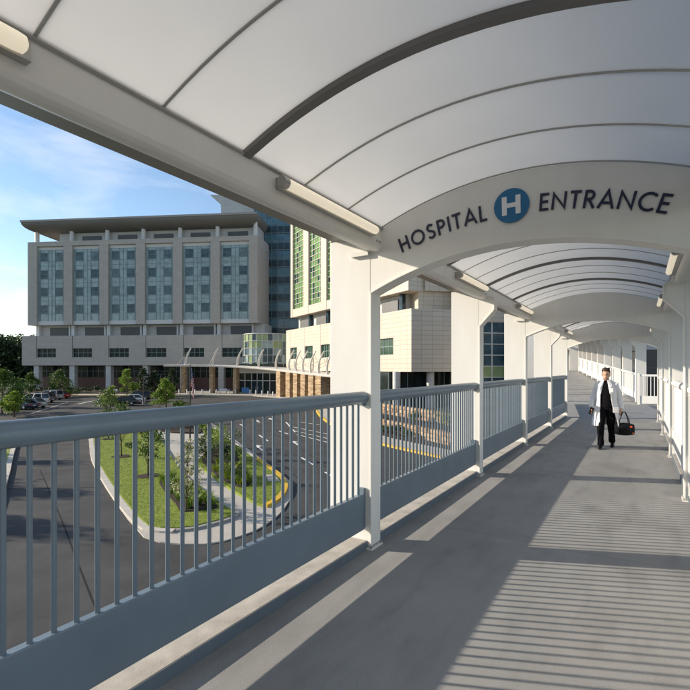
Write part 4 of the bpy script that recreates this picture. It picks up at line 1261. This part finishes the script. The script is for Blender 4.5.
for k, (a, b_, h, w, lf) in enumerate(shr):
    shrub('%s shrub in the bed of the right lawn, %s from the left' % ({'bright': 'bright yellow-green', 'mid': 'mid green', 'dark': 'dark green'}[lf], ['second', 'fourth', 'sixth', 'third', 'fifth', 'first', 'seventh'][k]), at(a, b_, .2), h, w, LF[lf], 40 + k, 420)
for k in range(11):
    a = 157 + 4.4 * k; b_ = 431 - 4.0 * abs(math.sin(k * .9)) - (3 if k > 7 else 0)
    shrub('low hedge bush behind the concrete plaza, %s from the left' % ORD[k], at(a, b_, .2), .9 + .3 * (k % 2), 1.5, LF['bright' if k % 3 else 'mid'], 60 + k, 300, group='hedge behind the plaza')
spots = [(163, 485), (168, 491), (171, 483), (174, 497), (178, 490), (180, 504), (184, 497), (190, 503), (195, 499), (197, 509), (204, 505), (210, 510), (188, 512)]
for k, (a, b_) in enumerate(spots):
    grass_clump('bright ornamental grass clump in the bed of the left lawn, %s from the left' % ORD[sorted(spots).index((a, b_))], at(a, b_, .2), .42 + .2 * ((k * 7) % 5) / 5, .75, 80 + k, LF['bright'])
spots2 = [(216, 474), (222, 478), (228, 482), (234, 486), (241, 488), (247, 486), (226, 473), (232, 476), (238, 480), (244, 481), (220, 468), (236, 471)]
for k, (a, b_) in enumerate(spots2):
    grass_clump('ornamental grass clump in the bed of the right lawn, %s from the left' % ORD[sorted(spots2).index((a, b_))], at(a, b_, .2), .40 + .2 * ((k * 3) % 4) / 4, .75, 110 + k, LF['grassy'])
# garden shrubs by the stone walls
gsh = [(3.0, 44.6, 1.0, 1.3, 'dark'), (3.7, 43.3, .8, 1.2, 'mid'), (4.6, 41.8, .9, 1.2, 'dark'), (5.4, 40.4, .7, 1.0, 'mid'), (9.3, 38.5, 1.5, 1.8, 'mid'), (8.4, 40.5, 1.7, 1.9, 'bright'), (10.2, 37.2, 1.3, 1.8, 'mid'), (10.0, 40.6, 1.9, 2.2, 'dark'), (6.6, 43.6, 1.0, 1.5, 'mid')]
for k, (l, d, h, w, lf) in enumerate(gsh):
    top = 1.05 if k in (4, 5, 6, 7, 8) else .15
    shrub('%s green garden shrub by the stone walls, %s one planted there' % ({'bright': 'bright', 'mid': 'mid', 'dark': 'dark'}[lf], ORD[k]), site(l, d, gz(d) + top), h, w, LF[lf], 140 + k, 700, .13, group='garden shrubs')
# trees of the car park
def ptree(px, d, h, rw, leaf, seed, label, n=1800, size=.28, c0f=.25):
    p = site((px - HX) / FPX * d, d, gz(d) + .1)
    return tree('tree', label, p, h, rw, leaf, seed, n, size, .10, c0f, 'car park trees')
ptree(2, 61, 5.3, 2.9, LF['mid'], 21, 'leafy green tree at the left edge of the picture, before the parked cars', 4200, .26, .06)
ptree(-6, 70, 6.5, 2.8, LF['dark'], 22, 'darker tree at the left edge, behind the nearest leafy tree', 2400)
ptree(14, 57, 2.8, 1.5, LF['bright'], 20, 'low bright young tree before the dark parked cars', 1500)
ptree(30, 90, 4.4, 1.6, LF['mid'], 23, 'small green tree between the parked cars and the first hospital column')
ptree(60, 91, 4.8, 2.2, LF['mid'], 24, 'round green tree before the second hospital column', 2400)
ptree(127, 88, 5.0, 1.9, LF['bright'], 25, 'yellow-green tree before the brick wall, left of the lamp post')
ptree(143, 91, 5.2, 1.5, LF['dark'], 26, 'dark green tree beside the tall lamp post')
ptree(155, 92, 4.8, 1.4, LF['dark'], 27, 'dark green slim tree near the left end of the canopy')
ptree(172, 94, 5.0, 1.5, LF['dark'], 28, 'dark tree just before the leftmost stone pier')
ptree(166, 68, 3.9, 1.7, LF['bright'], 29, 'bright yellow-green tree left of the flag', 2600)
ptree(110, 66, 3.0, 1.3, LF['grassy'], 30, 'sparse young tree before the parked cars near the lawn', 700)
for k, (px, d) in enumerate(((66, 90), (70, 89.5), (74, 90), (134, 86), (139, 86.5), (148, 87), (152, 86), (160, 67), (176, 66), (182, 66))):
    shrub('low green bush in the car park island, %s from the left' % ORD[k], site((px - HX) / FPX * d, d, gz(d) + .1), 1.2, 2.2, LF['bright' if k % 2 else 'mid'], 170 + k, 350, .22, group='car park bushes')
for k in range(16):
    px = 36 + 8.7 * k; d = 100 + (k * 37 % 5); p = site((px - HX) / FPX * d, d, gz(d) + .1)
    shrub('dark shrub at the foot of the main wing, %s from the left' % ORD[k], p, 1.3, 2.6, LF['dark'], 190 + k, 260, .26, group='shrubs along the main wing')
# trees left of the road, out of frame, whose shadows cross the asphalt
ptree(-240, 27, 7.5, 2.4, LF['mid'], 31, 'tree on the verge left of the road', 2600)
ptree(-170, 34, 7.0, 2.4, LF['mid'], 32, 'second tree on the verge left of the road', 2600)
ptree(-330, 22, 8.0, 2.6, LF['mid'], 33, 'third tree on the verge left of the road', 2600)
# far wood at the left
rnd = random.Random(5); wm = MB()
for k in range(120):
    d = rnd.uniform(165, 215); l = -d * (rnd.uniform(.645, .80) if k < 75 else rnd.uniform(.8, 1.5))
    h = rnd.uniform(13, 18.5); z0 = gz(115)
    wm.tube([site(l, d, z0), site(l, d, z0 + h * .7)], [.35, .1], 5)
    for c in range(14):
        a = rnd.uniform(0, 6.28); rr2 = rnd.uniform(.5, 3.6); zz = z0 + h * rnd.uniform(.12, .95)
        leaves(wm, site(l, d, 0) + Vector((rr2 * math.cos(a), rr2 * math.sin(a), zz)), (2.6, 2.6, 2.0), 60, 1.05, rnd)
tag(wm.build('wood', LF['forest']), 'dark green wood beyond the left end of the hospital', 'wood', kind='stuff')
# lawn blades
rnd = random.Random(9)
def inside(p, poly):
    c = False; n = len(poly)
    for i in range(n):
        a, b2 = poly[i], poly[(i + 1) % n]
        if (a.y > p.y) != (b2.y > p.y) and p.x < (b2.x - a.x) * (p.y - a.y) / (b2.y - a.y) + a.x: c = not c
    return c
gm = MB()
for poly, cnt in ((PA, 42000), (PB, 20000)):
    bx = (min(p.x for p in poly), max(p.x for p in poly), min(p.y for p in poly), max(p.y for p in poly)); k = 0
    while k < cnt:
        p = Vector((rnd.uniform(bx[0], bx[1]), rnd.uniform(bx[2], bx[3]), 0))
        if not inside(p, poly): continue
        k += 1; zz = gzp(p) + .165; a = rnd.uniform(0, 6.28); w = rnd.uniform(.008, .022); h = rnd.uniform(.02, .05)
        dx, dy = math.cos(a) * w, math.sin(a) * w
        gm.add([(p.x - dx, p.y - dy, zz), (p.x + dx, p.y + dy, zz), (p.x + rnd.uniform(-.04, .04), p.y + rnd.uniform(-.04, .04), zz + h)], [(0, 1, 2)])
tag(gm.build('grass', LF['grassy']), 'short mown grass on the two lawns by the path', 'grass', kind='stuff')

# ------------------------------------------------------------------ cars
M['tyre'] = mat('tyre', (.012, .012, .012), .8); M['rim'] = mat('rim', (.4, .4, .42), .35, metal=.7)
M['carglass'] = mat('car_glass', (.012, .016, .02), .06, spec=.7)
M['tail'] = mat('tail_lamp', (.35, .01, .012), .3); M['head'] = mat('head_lamp', (.6, .6, .6), .2)
def car_paint(n, c): return mat('car_paint_' + n, c, .25, metal=.2, spec=.6)
tyre_me = MB().tube([(0, -.11, 0), (0, -.09, 0), (0, .09, 0), (0, .11, 0)], [.29, .335, .335, .29], 20).mesh('tyre', M['tyre'], smooth=True)
rim_me = MB().tube([(0, -.115, 0), (0, -.10, 0), (0, .10, 0), (0, .115, 0)], [.16, .21, .21, .16], 16).mesh('rim', M['rim'], smooth=True)
def car(label, px, d, ang, paint, suv=False, ddx=0):
    p = site((px - HX) / FPX * d + ddx, d, gz(d) + .005)
    t = thing('parked_car', label, 'car', p, YAW + ang, 'parked cars')
    Lh, Wh = (2.35, .93) if suv else (2.25, .88)
    belt, roof = (1.05, 1.72) if suv else (.92, 1.42)
    hood = belt - (.06 if suv else .10)
    prof = [(-Lh, .45, .80), (-Lh + .06, .30, .92), (-Lh + .08, belt - .08, .95), (-Lh + .35, belt, 1.0), (.85, belt, 1.0), (1.0, hood + .02, .98), (Lh - .35, hood - .10, .93), (Lh - .05, hood - .25, .85), (Lh, .50, .80), (Lh - .05, .28, .85)]
    # body: stations along the length, rounded sections
    st = [(-Lh, .48, belt - .22, .80), (-Lh + .08, .30, belt - .05, .93), (-Lh + .5, .24, belt, 1.0), (-.6, .22, belt, 1.0), (.8, .22, belt - .01, 1.0), (1.1, .22, hood, .99), (Lh - .35, .26, hood - .09, .94), (Lh - .08, .32, hood - .22, .84), (Lh, .45, hood - .38, .72)]
    rings = []
    for x, zl, zh, w in st:
        W2 = Wh * w; m_ = (zl + zh) / 2
        rings.append([(x, -W2 * .9, zl), (x, -W2, zl + .12), (x, -W2, m_ + .05), (x, -W2 * .95, zh - .05), (x, -W2 * .86, zh), (x, W2 * .86, zh), (x, W2 * .95, zh - .05), (x, W2, m_ + .05), (x, W2, zl + .12), (x, W2 * .9, zl)])
    MB().loft(rings).build('body', paint, t, smooth=True)
    xr0, xr1, xb0, xb1 = (-Lh + .35, .25, -Lh + .12, 1.0) if suv else (-1.15, .15, -1.85, 1.0)
    gh = MB(); gh.loft([[(xb0, -Wh * .86, belt - .01), (xb1, -Wh * .86, belt - .01), (xb1, Wh * .86, belt - .01), (xb0, Wh * .86, belt - .01)],
                        [(xr0, -Wh * .68, roof - .05), (xr1, -Wh * .68, roof - .05), (xr1, Wh * .68, roof - .05), (xr0, Wh * .68, roof - .05)]])
    gh.build('windows', M['carglass'], t, bevel=.03)
    MB().box(xr0 - .03, xr1 + .05, -Wh * .71, Wh * .71, roof - .055, roof).build('roof', paint, t, bevel=.03)
    pl = MB()
    for sy in (-1, 1):
        for xt, xb in ((xr0, xb0), (xr1, xb1), ((xr0 + xr1) / 2, (xb0 + xb1) / 2 - .05)):
            pl.tube([(xb, sy * Wh * .865, belt), (xt, sy * Wh * .69, roof - .03)], .045, 6)
    pl.build('pillars', paint, t)['kind'] = 'stuff'
    for sx in (-1.38, 1.38):
        for sy in (-1, 1):
            w = inst('wheel', rim_me, t, (sx, sy * (Wh - .10), .335)); inst('tyre', tyre_me, w)
    for sy in (-1, 1):
        MB().box(-Lh - .01, -Lh + .12, sy * .72 - .14, sy * .72 + .14, belt - .32, belt - .12).build('tail_light', M['tail'], t, bevel=.02)
        MB().box(Lh - .22, Lh - .03, sy * .6 - .15, sy * .6 + .15, hood - .40, hood - .24).build('headlight', M['head'], t, bevel=.02)
        MB().box(.72, .86, sy * (Wh + .04) - .08, sy * (Wh + .04) + .08, belt, belt + .14).build('mirror', paint, t, bevel=.03)
    MB().box(-Lh - .012, -Lh + .05, -.26, .26, .52, .64).build('number_plate', M['sill'], t)
c_white = car_paint('white', (.62, .62, .60)); c_black = car_paint('black', (.012, .013, .016)); c_silver = car_paint('silver', (.34, .35, .36))
c_red = car_paint('red', (.30, .015, .02)); c_blue = car_paint('blue', (.02, .035, .07)); c_grey = car_paint('grey', (.07, .075, .08))
car('dark blue sedan half hidden by the leafy tree, nearest of the left row', 20, 66, R_(172), c_blue)
car('pale blue-grey sedan with a red tail light, second nearest of the left row', 30.5, 68.5, R_(172), c_silver)
car('white SUV in the left row of parked cars', 33, 74, R_(172), c_white, True)
car('dark grey SUV in the left row, behind the white SUV', 40, 77.5, R_(172), c_grey, True)
car('silver hatchback in the left row, beyond the dark SUV', 49, 83, R_(172), c_silver, True)
car('red car at the far end of the left row', 56.5, 86, R_(172), c_red)
car('black car parked beside the lamp post, near the sparse young tree', 122, 72, R_(200), c_black)
car('white car half hidden between the black cars by the lamp post', 131, 76, R_(200), c_white)
car('black SUV at the back of the group by the lamp post', 136, 80, R_(200), c_black, True)

# lamp posts, flagpole
def lamp_post(px, d, h, label):
    t = thing('lamp_post', label, 'lamp post', site((px - HX) / FPX * d, d, gz(d)), YAW, 'car park lamp posts')
    MB().tube([(0, 0, 0), (0, 0, .5)], .2, 12).build('base', M['kerbdark'], t, smooth=True)
    MB().tube([(0, 0, .5), (0, 0, h)], [.10, .07], 10).build('pole', M['black'], t, smooth=True)
    for sx in (-1, 1):
        MB().box(sx * .45 - .38, sx * .45 + .38, -.16, .16, h - .02, h + .10).build('lamp_head', M['black'], t, bevel=.03)
lamp_post(143.5, 74, 4.6, 'black car park lamp post before the dark tree')
lamp_post(161, 78, 4.6, 'black car park lamp post behind the bright yellow-green tree')
FPp = at(190, 457)
fpole = thing('flagpole', 'dark flagpole beside the concrete plaza', 'flagpole', FPp, YAW)
MB().tube([(0, 0, 0), (0, 0, .25)], .16, 14).build('base', M['slabc'], fpole, smooth=True)
MB().tube([(0, 0, .2), (0, 0, 6.25)], [.055, .035], 10).build('pole', M['black'], fpole, smooth=True)
MB().ball((0, 0, 6.3), .07).build('ball_finial', M['steel'], fpole, smooth=True)
NU, NV = 44, 26
mb = MB()
for v in range(NV + 1):
    for u in range(NU + 1):
        U, V = u / NU, v / NV
        x = .05 + .20 * U ** .6 + .05 * math.sin(U * 20 + V * 2) * (.3 + U)
        y = .10 * math.sin(U * 17 + V * 1.5) * (.4 + .6 * V)
        z = 6.12 - 1.2 * V - 1.15 * U ** 1.1
        mb.v.append((x, y, z))
for v in range(NV):
    for u in range(NU):
        a = v * (NU + 1) + u
        mb.f.append((a, a + 1, a + NU + 2, a + NU + 1))
        mb.m.append(2 if (u / NU < .4 and v < 14) else (0 if (v // 2) % 2 == 0 else 1))
flag = mb.build('flag', [mat('flag_red', (.42, .012, .025), .8), mat('flag_white', (.66, .65, .62), .8), mat('flag_blue', (.015, .025, .11), .8)], None, smooth=True)
flag.location = FPp; flag.rotation_euler = (0, 0, YAW)
tag(flag, 'limp red, white and blue striped flag hanging from the pole', 'flag')
sm_ = MB()
for j in range(5):
    for i in range(6):
        U, V = .035 + .062 * i, .04 + .10 * j
        x = .05 + .20 * U ** .6 + .05 * math.sin(U * 20 + V * 2) * (.3 + U); y = .10 * math.sin(U * 17 + V * 1.5) * (.4 + .6 * V); z = 6.12 - 1.2 * V - 1.15 * U ** 1.1
        sm_.prism([(x + .028 * (1 if k % 2 == 0 else .4) * math.sin(k * PI / 5), z + .028 * (1 if k % 2 == 0 else .4) * math.cos(k * PI / 5)) for k in range(10)], y - .012, y - .004)
sm_.build('stars', M['hwhite'], flag)['kind'] = 'stuff'

# ------------------------------------------------------------------ the walking man
PM = thing('person', 'man in an open white lab coat over black clothes, walking and carrying a black bag', 'person', (-0.615, 11.75, 0.0), R_(-3))
M['skin'] = mat('skin', (.52, .29, .20), .5, var=.06, vscale=20)
M['hair'] = mat('hair', (.035, .018, .010), .6, var=.4, vscale=60)
M['coat'] = mat('coat_cloth', (.74, .74, .76), .85, var=.03, vscale=8, bump=.25, bscale=14, bdist=.02)
M['blackcloth'] = mat('black_cloth', (.006, .006, .008), .95, spec=.12, bump=.3, bscale=14, bdist=.02)
M['shoe'] = mat('black_leather', (.008, .008, .009), .35)
def remesh(o, v=.008, sm=3):
    r_ = o.modifiers.new('remesh', 'REMESH'); r_.mode = 'VOXEL'; r_.voxel_size = v; r_.use_smooth_shade = True
    s_ = o.modifiers.new('smooth', 'SMOOTH'); s_.iterations = sm; s_.factor = .5
    return o
armR = [(-.172, 0, 1.385), (-.245, .03, 1.13), (-.285, -.08, .885)]
armL = [(.172, 0, 1.385), (.248, .05, 1.13), (.285, .02, .875)]
bd = MB()
bd.ball((0, -.012, 1.605), (.073, .092, .112), 20, 14)                  # skull
bd.ball((0, -.055, 1.545), (.052, .050, .055), 14, 10)                   # jaw
bd.tube([(0, -.095, 1.622), (0, -.114, 1.588), (0, -.100, 1.580)], [.010, .015, .010], 8)   # nose
bd.tube([(-.05, -.082, 1.634), (0, -.095, 1.636), (.05, -.082, 1.634)], [.010, .012, .010], 8)   # brow
bd.tube([(-.024, -.098, 1.547), (0, -.103, 1.549), (.024, -.098, 1.547)], [.007, .010, .007], 8)  # lips
for sx in (-1, 1):
    bd.ball((sx * .076, .0, 1.597), (.012, .020, .032), 8, 8)            # ears
bd.tube([(0, .015, 1.55), (0, .02, 1.46), (0, .02, 1.36)], [.056, .058, .075], 14)   # neck
bd.loft([[(rx * math.cos(2 * PI * j / 20), .01 + ry * math.sin(2 * PI * j / 20), z) for j in range(20)] for rx, ry, z in ((.13, .10, .86), (.155, .11, .95), (.14, .10, 1.08), (.165, .115, 1.25), (.17, .10, 1.38), (.09, .07, 1.44))])
for arm in (armR, armL):
    bd.tube([arm[0], arm[1]], [.052, .042], 12); bd.tube([arm[1], arm[2]], [.042, .028], 12); bd.ball(arm[1], .042)
def hand(w, sgn):
    w = Vector(w); pal = w + Vector((0, -.02, -.05))
    bd.ball(pal, (.022, .040, .048), 12, 8)
    for k, (dy, ln) in enumerate(((-.034, .070), (-.012, .080), (.011, .076), (.031, .060))):
        a = pal + Vector((0, dy, -.035)); b2 = a + Vector((-.008 * sgn, -.004, -ln * .55)); c2 = b2 + Vector((-.026 * sgn, 0, -ln * .32))
        bd.tube([a, b2, c2], [.0105, .0095, .0075], 7)
    a = pal + Vector((-.01 * sgn, -.035, .012)); bd.tube([a, a + Vector((-.018 * sgn, -.026, -.028)), a + Vector((-.024 * sgn, -.030, -.058))], [.013, .011, .008], 7)
hand(armR[2], -1); hand(armL[2], 1)
for sx, kn, an in ((-1, (-.088, -.13, .50), (-.085, -.20, .10)), (1, (.088, .03, .50), (.095, .21, .13))):
    bd.tube([(sx * .085, 0, .93), kn], [.075, .052], 12); bd.tube([kn, an], [.052, .036], 12)
body = remesh(bd.build('body', M['skin'], PM), .0065, 2)
for sx in (-1, 1):
    e_ = MB().ball((sx * .031, -.0985, 1.606), (.0125, .006, .0075), 10, 6).build('eye', mat('eye_%d' % sx, (.02, .015, .012), .2), PM, smooth=True)
hr = MB(); hr.ball((0, .016, 1.650), (.084, .094, .092), 18, 12); hr.ball((0, .055, 1.60), (.080, .064, .085), 14, 10)
rn = random.Random(2)
for k in range(26):
    a = rn.uniform(-1.35, 1.2); e0 = rn.uniform(-.01, .012)
    hr.tube([(.045 * math.sin(a) + .02, -.02 - .02 * math.cos(a), 1.735 + e0), (.072 * math.sin(a), -.066 * math.cos(a) - .012, 1.712 + e0), (.084 * math.sin(a - .18), -.090 * math.cos(a) - .006, 1.664 + .03 * rn.random())], [.016, .013, .005], 5)
remesh(hr.build('hair', M['hair'], PM), .006, 1)
tr_ = MB()
for sx, kn, an in ((-1, (-.09, -.13, .50), (-.088, -.195, .075)), (1, (.09, .03, .50), (.098, .205, .11))):
    tr_.tube([(sx * .085, .0, .97), ((sx * .092), kn[1] * .45, .72), kn, ((kn[0] + an[0]) / 2, (kn[1] + an[1]) / 2 + .01, (kn[2] + an[2]) / 2), an], [.10, .096, .076, .066, .064], 16)
tr_.loft([[(rx * math.cos(2 * PI * j / 20), .01 + .118 * math.sin(2 * PI * j / 20), z) for j in range(20)] for rx, z in ((.13, .84), (.168, .92), (.165, 1.02))])
trs = remesh(tr_.build('trousers', M['blackcloth'], PM), .009, 3)
sh_ = MB(); sh_.loft([[(rx * math.cos(2 * PI * j / 22), .008 + ry * math.sin(2 * PI * j / 22), z) for j in range(22)] for rx, ry, z in ((.172, .128, .90), (.165, .122, 1.05), (.172, .126, 1.22), (.178, .118, 1.36), (.12, .085, 1.445), (.066, .066, 1.475))])
sh_.build('shirt', M['blackcloth'], PM, smooth=True)
# coat: a shell open at the front, flaring to the hem, with collar, lapels and sleeves
def coat_ring(z, rx, ry, gl_, gr_, sway=0.0):
    n = 44; r2 = []
    for j in range(n + 1):
        a = -PI / 2 + gr_ + (2 * PI - gl_ - gr_) * j / n
        f_ = 1 + (.045 * math.sin(a * 8 + z * 3) + .02 * math.sin(a * 15 - z * 9) if z < 1.0 else .014 * math.sin(a * 7 + z * 11))
        r2.append((rx * f_ * math.cos(a) + sway, .015 + ry * f_ * math.sin(a), z + .012 * math.sin(a * 3) * (1 if z < .7 else 0)))
    return r2
ct = MB(); ct.loft([coat_ring(.49, .280, .235, .42, .95, .012), coat_ring(.58, .272, .225, .43, .90, .012), coat_ring(.67, .258, .205, .45, .82, .008), coat_ring(.76, .245, .19, .47, .74, .004), coat_ring(.85, .230, .178, .49, .68), coat_ring(.94, .216, .163, .50, .62), coat_ring(1.03, .206, .152, .50, .56), coat_ring(1.18, .202, .145, .48, .50), coat_ring(1.32, .200, .138, .45, .45), coat_ring(1.395, .180, .118, .42, .42), coat_ring(1.445, .135, .092, .40, .40), coat_ring(1.475, .082, .078, .40, .40)], 0, False, False)
co = ct.build('coat', M['coat'], PM, smooth=True)
ss = co.modifiers.new('sub', 'SUBSURF'); ss.levels = ss.render_levels = 2
wr = bpy.data.textures.new('cloth_folds', 'CLOUDS'); wr.noise_scale = .11; wr.noise_depth = 2
def folds(o, amt):
    d_ = o.modifiers.new('folds', 'DISPLACE'); d_.texture = wr; d_.strength = amt; d_.mid_level = .5; d_.texture_coords = 'LOCAL'
folds(co, .030)
so = co.modifiers.new('solid', 'SOLIDIFY'); so.thickness = .008; so.offset = 1
for arm in (armR, armL):
    a, b2, c2 = [Vector(q) for q in arm]
    sl = MB(); sl.tube([a + Vector((-.05 if a.x > 0 else .05, 0, .012)), a, (a + b2) / 2, b2, (b2 + c2) / 2, c2 + (c2 - b2).normalized() * .012], [.058, .066, .062, .057, .051, .048], 16)
    folds(remesh(sl.build('sleeve', M['coat'], co), .009, 2), .034)
for sx in (-1, 1):
    lp = MB(); lp.add([(sx * .030, -.088, 1.478), (sx * .082, -.062, 1.482), (sx * .130, -.112, 1.36), (sx * .098, -.142, 1.31), (sx * .085, -.146, 1.18)], [(0, 1, 2, 3), (0, 3, 4)])
    l_ = lp.build('lapel', M['coat'], co); q_ = l_.modifiers.new('solid', 'SOLIDIFY'); q_.thickness = .008
    MB().box(sx * .155 - .055, sx * .155 + .055, -.178, -.160, .78, .90).build('pocket', M['coat'], co, bevel=.004).rotation_euler = (0, 0, sx * .28)
MB().box(.085, .15, -.148, -.136, 1.22, 1.31).build('badge', M['hwhite'], co, bevel=.003)
folds(trs, .026)
for sx, x, y, z, pit in ((-1, -.088, -.245, .0, 0), (1, .100, .185, .012, .22)):
    sh2 = MB(); rings = []
    for yy, w, h in ((.10, .030, .06), (.085, .040, .085), (.02, .043, .09), (-.05, .045, .065), (-.12, .048, .045), (-.17, .035, .032), (-.185, .012, .02)):
        rings.append([(w * math.cos(2 * PI * j / 14), yy, max(0, h * .5 + h * .5 * math.sin(2 * PI * j / 14))) for j in range(14)])
    sh2.loft(rings); o = sh2.build('shoe', M['shoe'], PM, smooth=True); o.location = (x, y + .04, z); o.rotation_euler = (pit, 0, 0)
# phone in the right hand
MB().box(-.04, .04, -.006, .006, -.075, .075).build('phone', mat('phone_black', (.01, .01, .012), .2), None, bevel=.006)
ph = bpy.data.objects['phone']; ph.location = PM.location + Vector((-.275, -.125, .80)); ph.rotation_euler = (.2, .25, .3)
tag(ph, "dark phone in the man's right hand", 'phone')
# soft black bag in the left hand
bag = thing('bag', 'black soft bag with orange tags carried in the left hand', 'bag', PM.location + Vector((.335, -.02, .285)), R_(12)); bag.scale = (1, 1.1, 1.18)
bg = MB(); rings = []
for k in range(9):
    x = -.185 + .37 * k / 8; e1 = 1 - .22 * abs(k - 4) ** 2 / 16
    rings.append([(x, .095 * e1 * math.copysign(abs(math.cos(t_)) ** .6, math.cos(t_)), .125 + .115 * e1 * math.copysign(abs(math.sin(t_)) ** .7, math.sin(t_))) for t_ in [2 * PI * j / 18 for j in range(18)]])
bg.loft(rings); bg.build('pouch', mat('bag_nylon', (.007, .008, .012), .7, spec=.25, bump=.4, bscale=18, bdist=.02), bag, smooth=True)
for sy in (-1, 1):
    MB().tube([(-.10, sy * .07, .20), (-.085, sy * .055, .30), (-.03, sy * .015, .425), (.0, 0, .437), (.03, sy * .015, .425), (.085, sy * .055, .30), (.10, sy * .07, .20)], .010, 8).build('handle', M['black'], bag, smooth=True)
M['orange'] = mat('orange_tag', (.75, .10, .03), .6)
MB().box(.095, .135, -.102, -.094, .165, .195).build('tag', M['orange'], bag); MB().box(.14, .17, -.085, -.077, .055, .078).build('tag', M['orange'], bag)
MB().box(-.12, .05, -.108, -.094, .05, .15).build('pocket', M['blackcloth'], bag, bevel=.006)
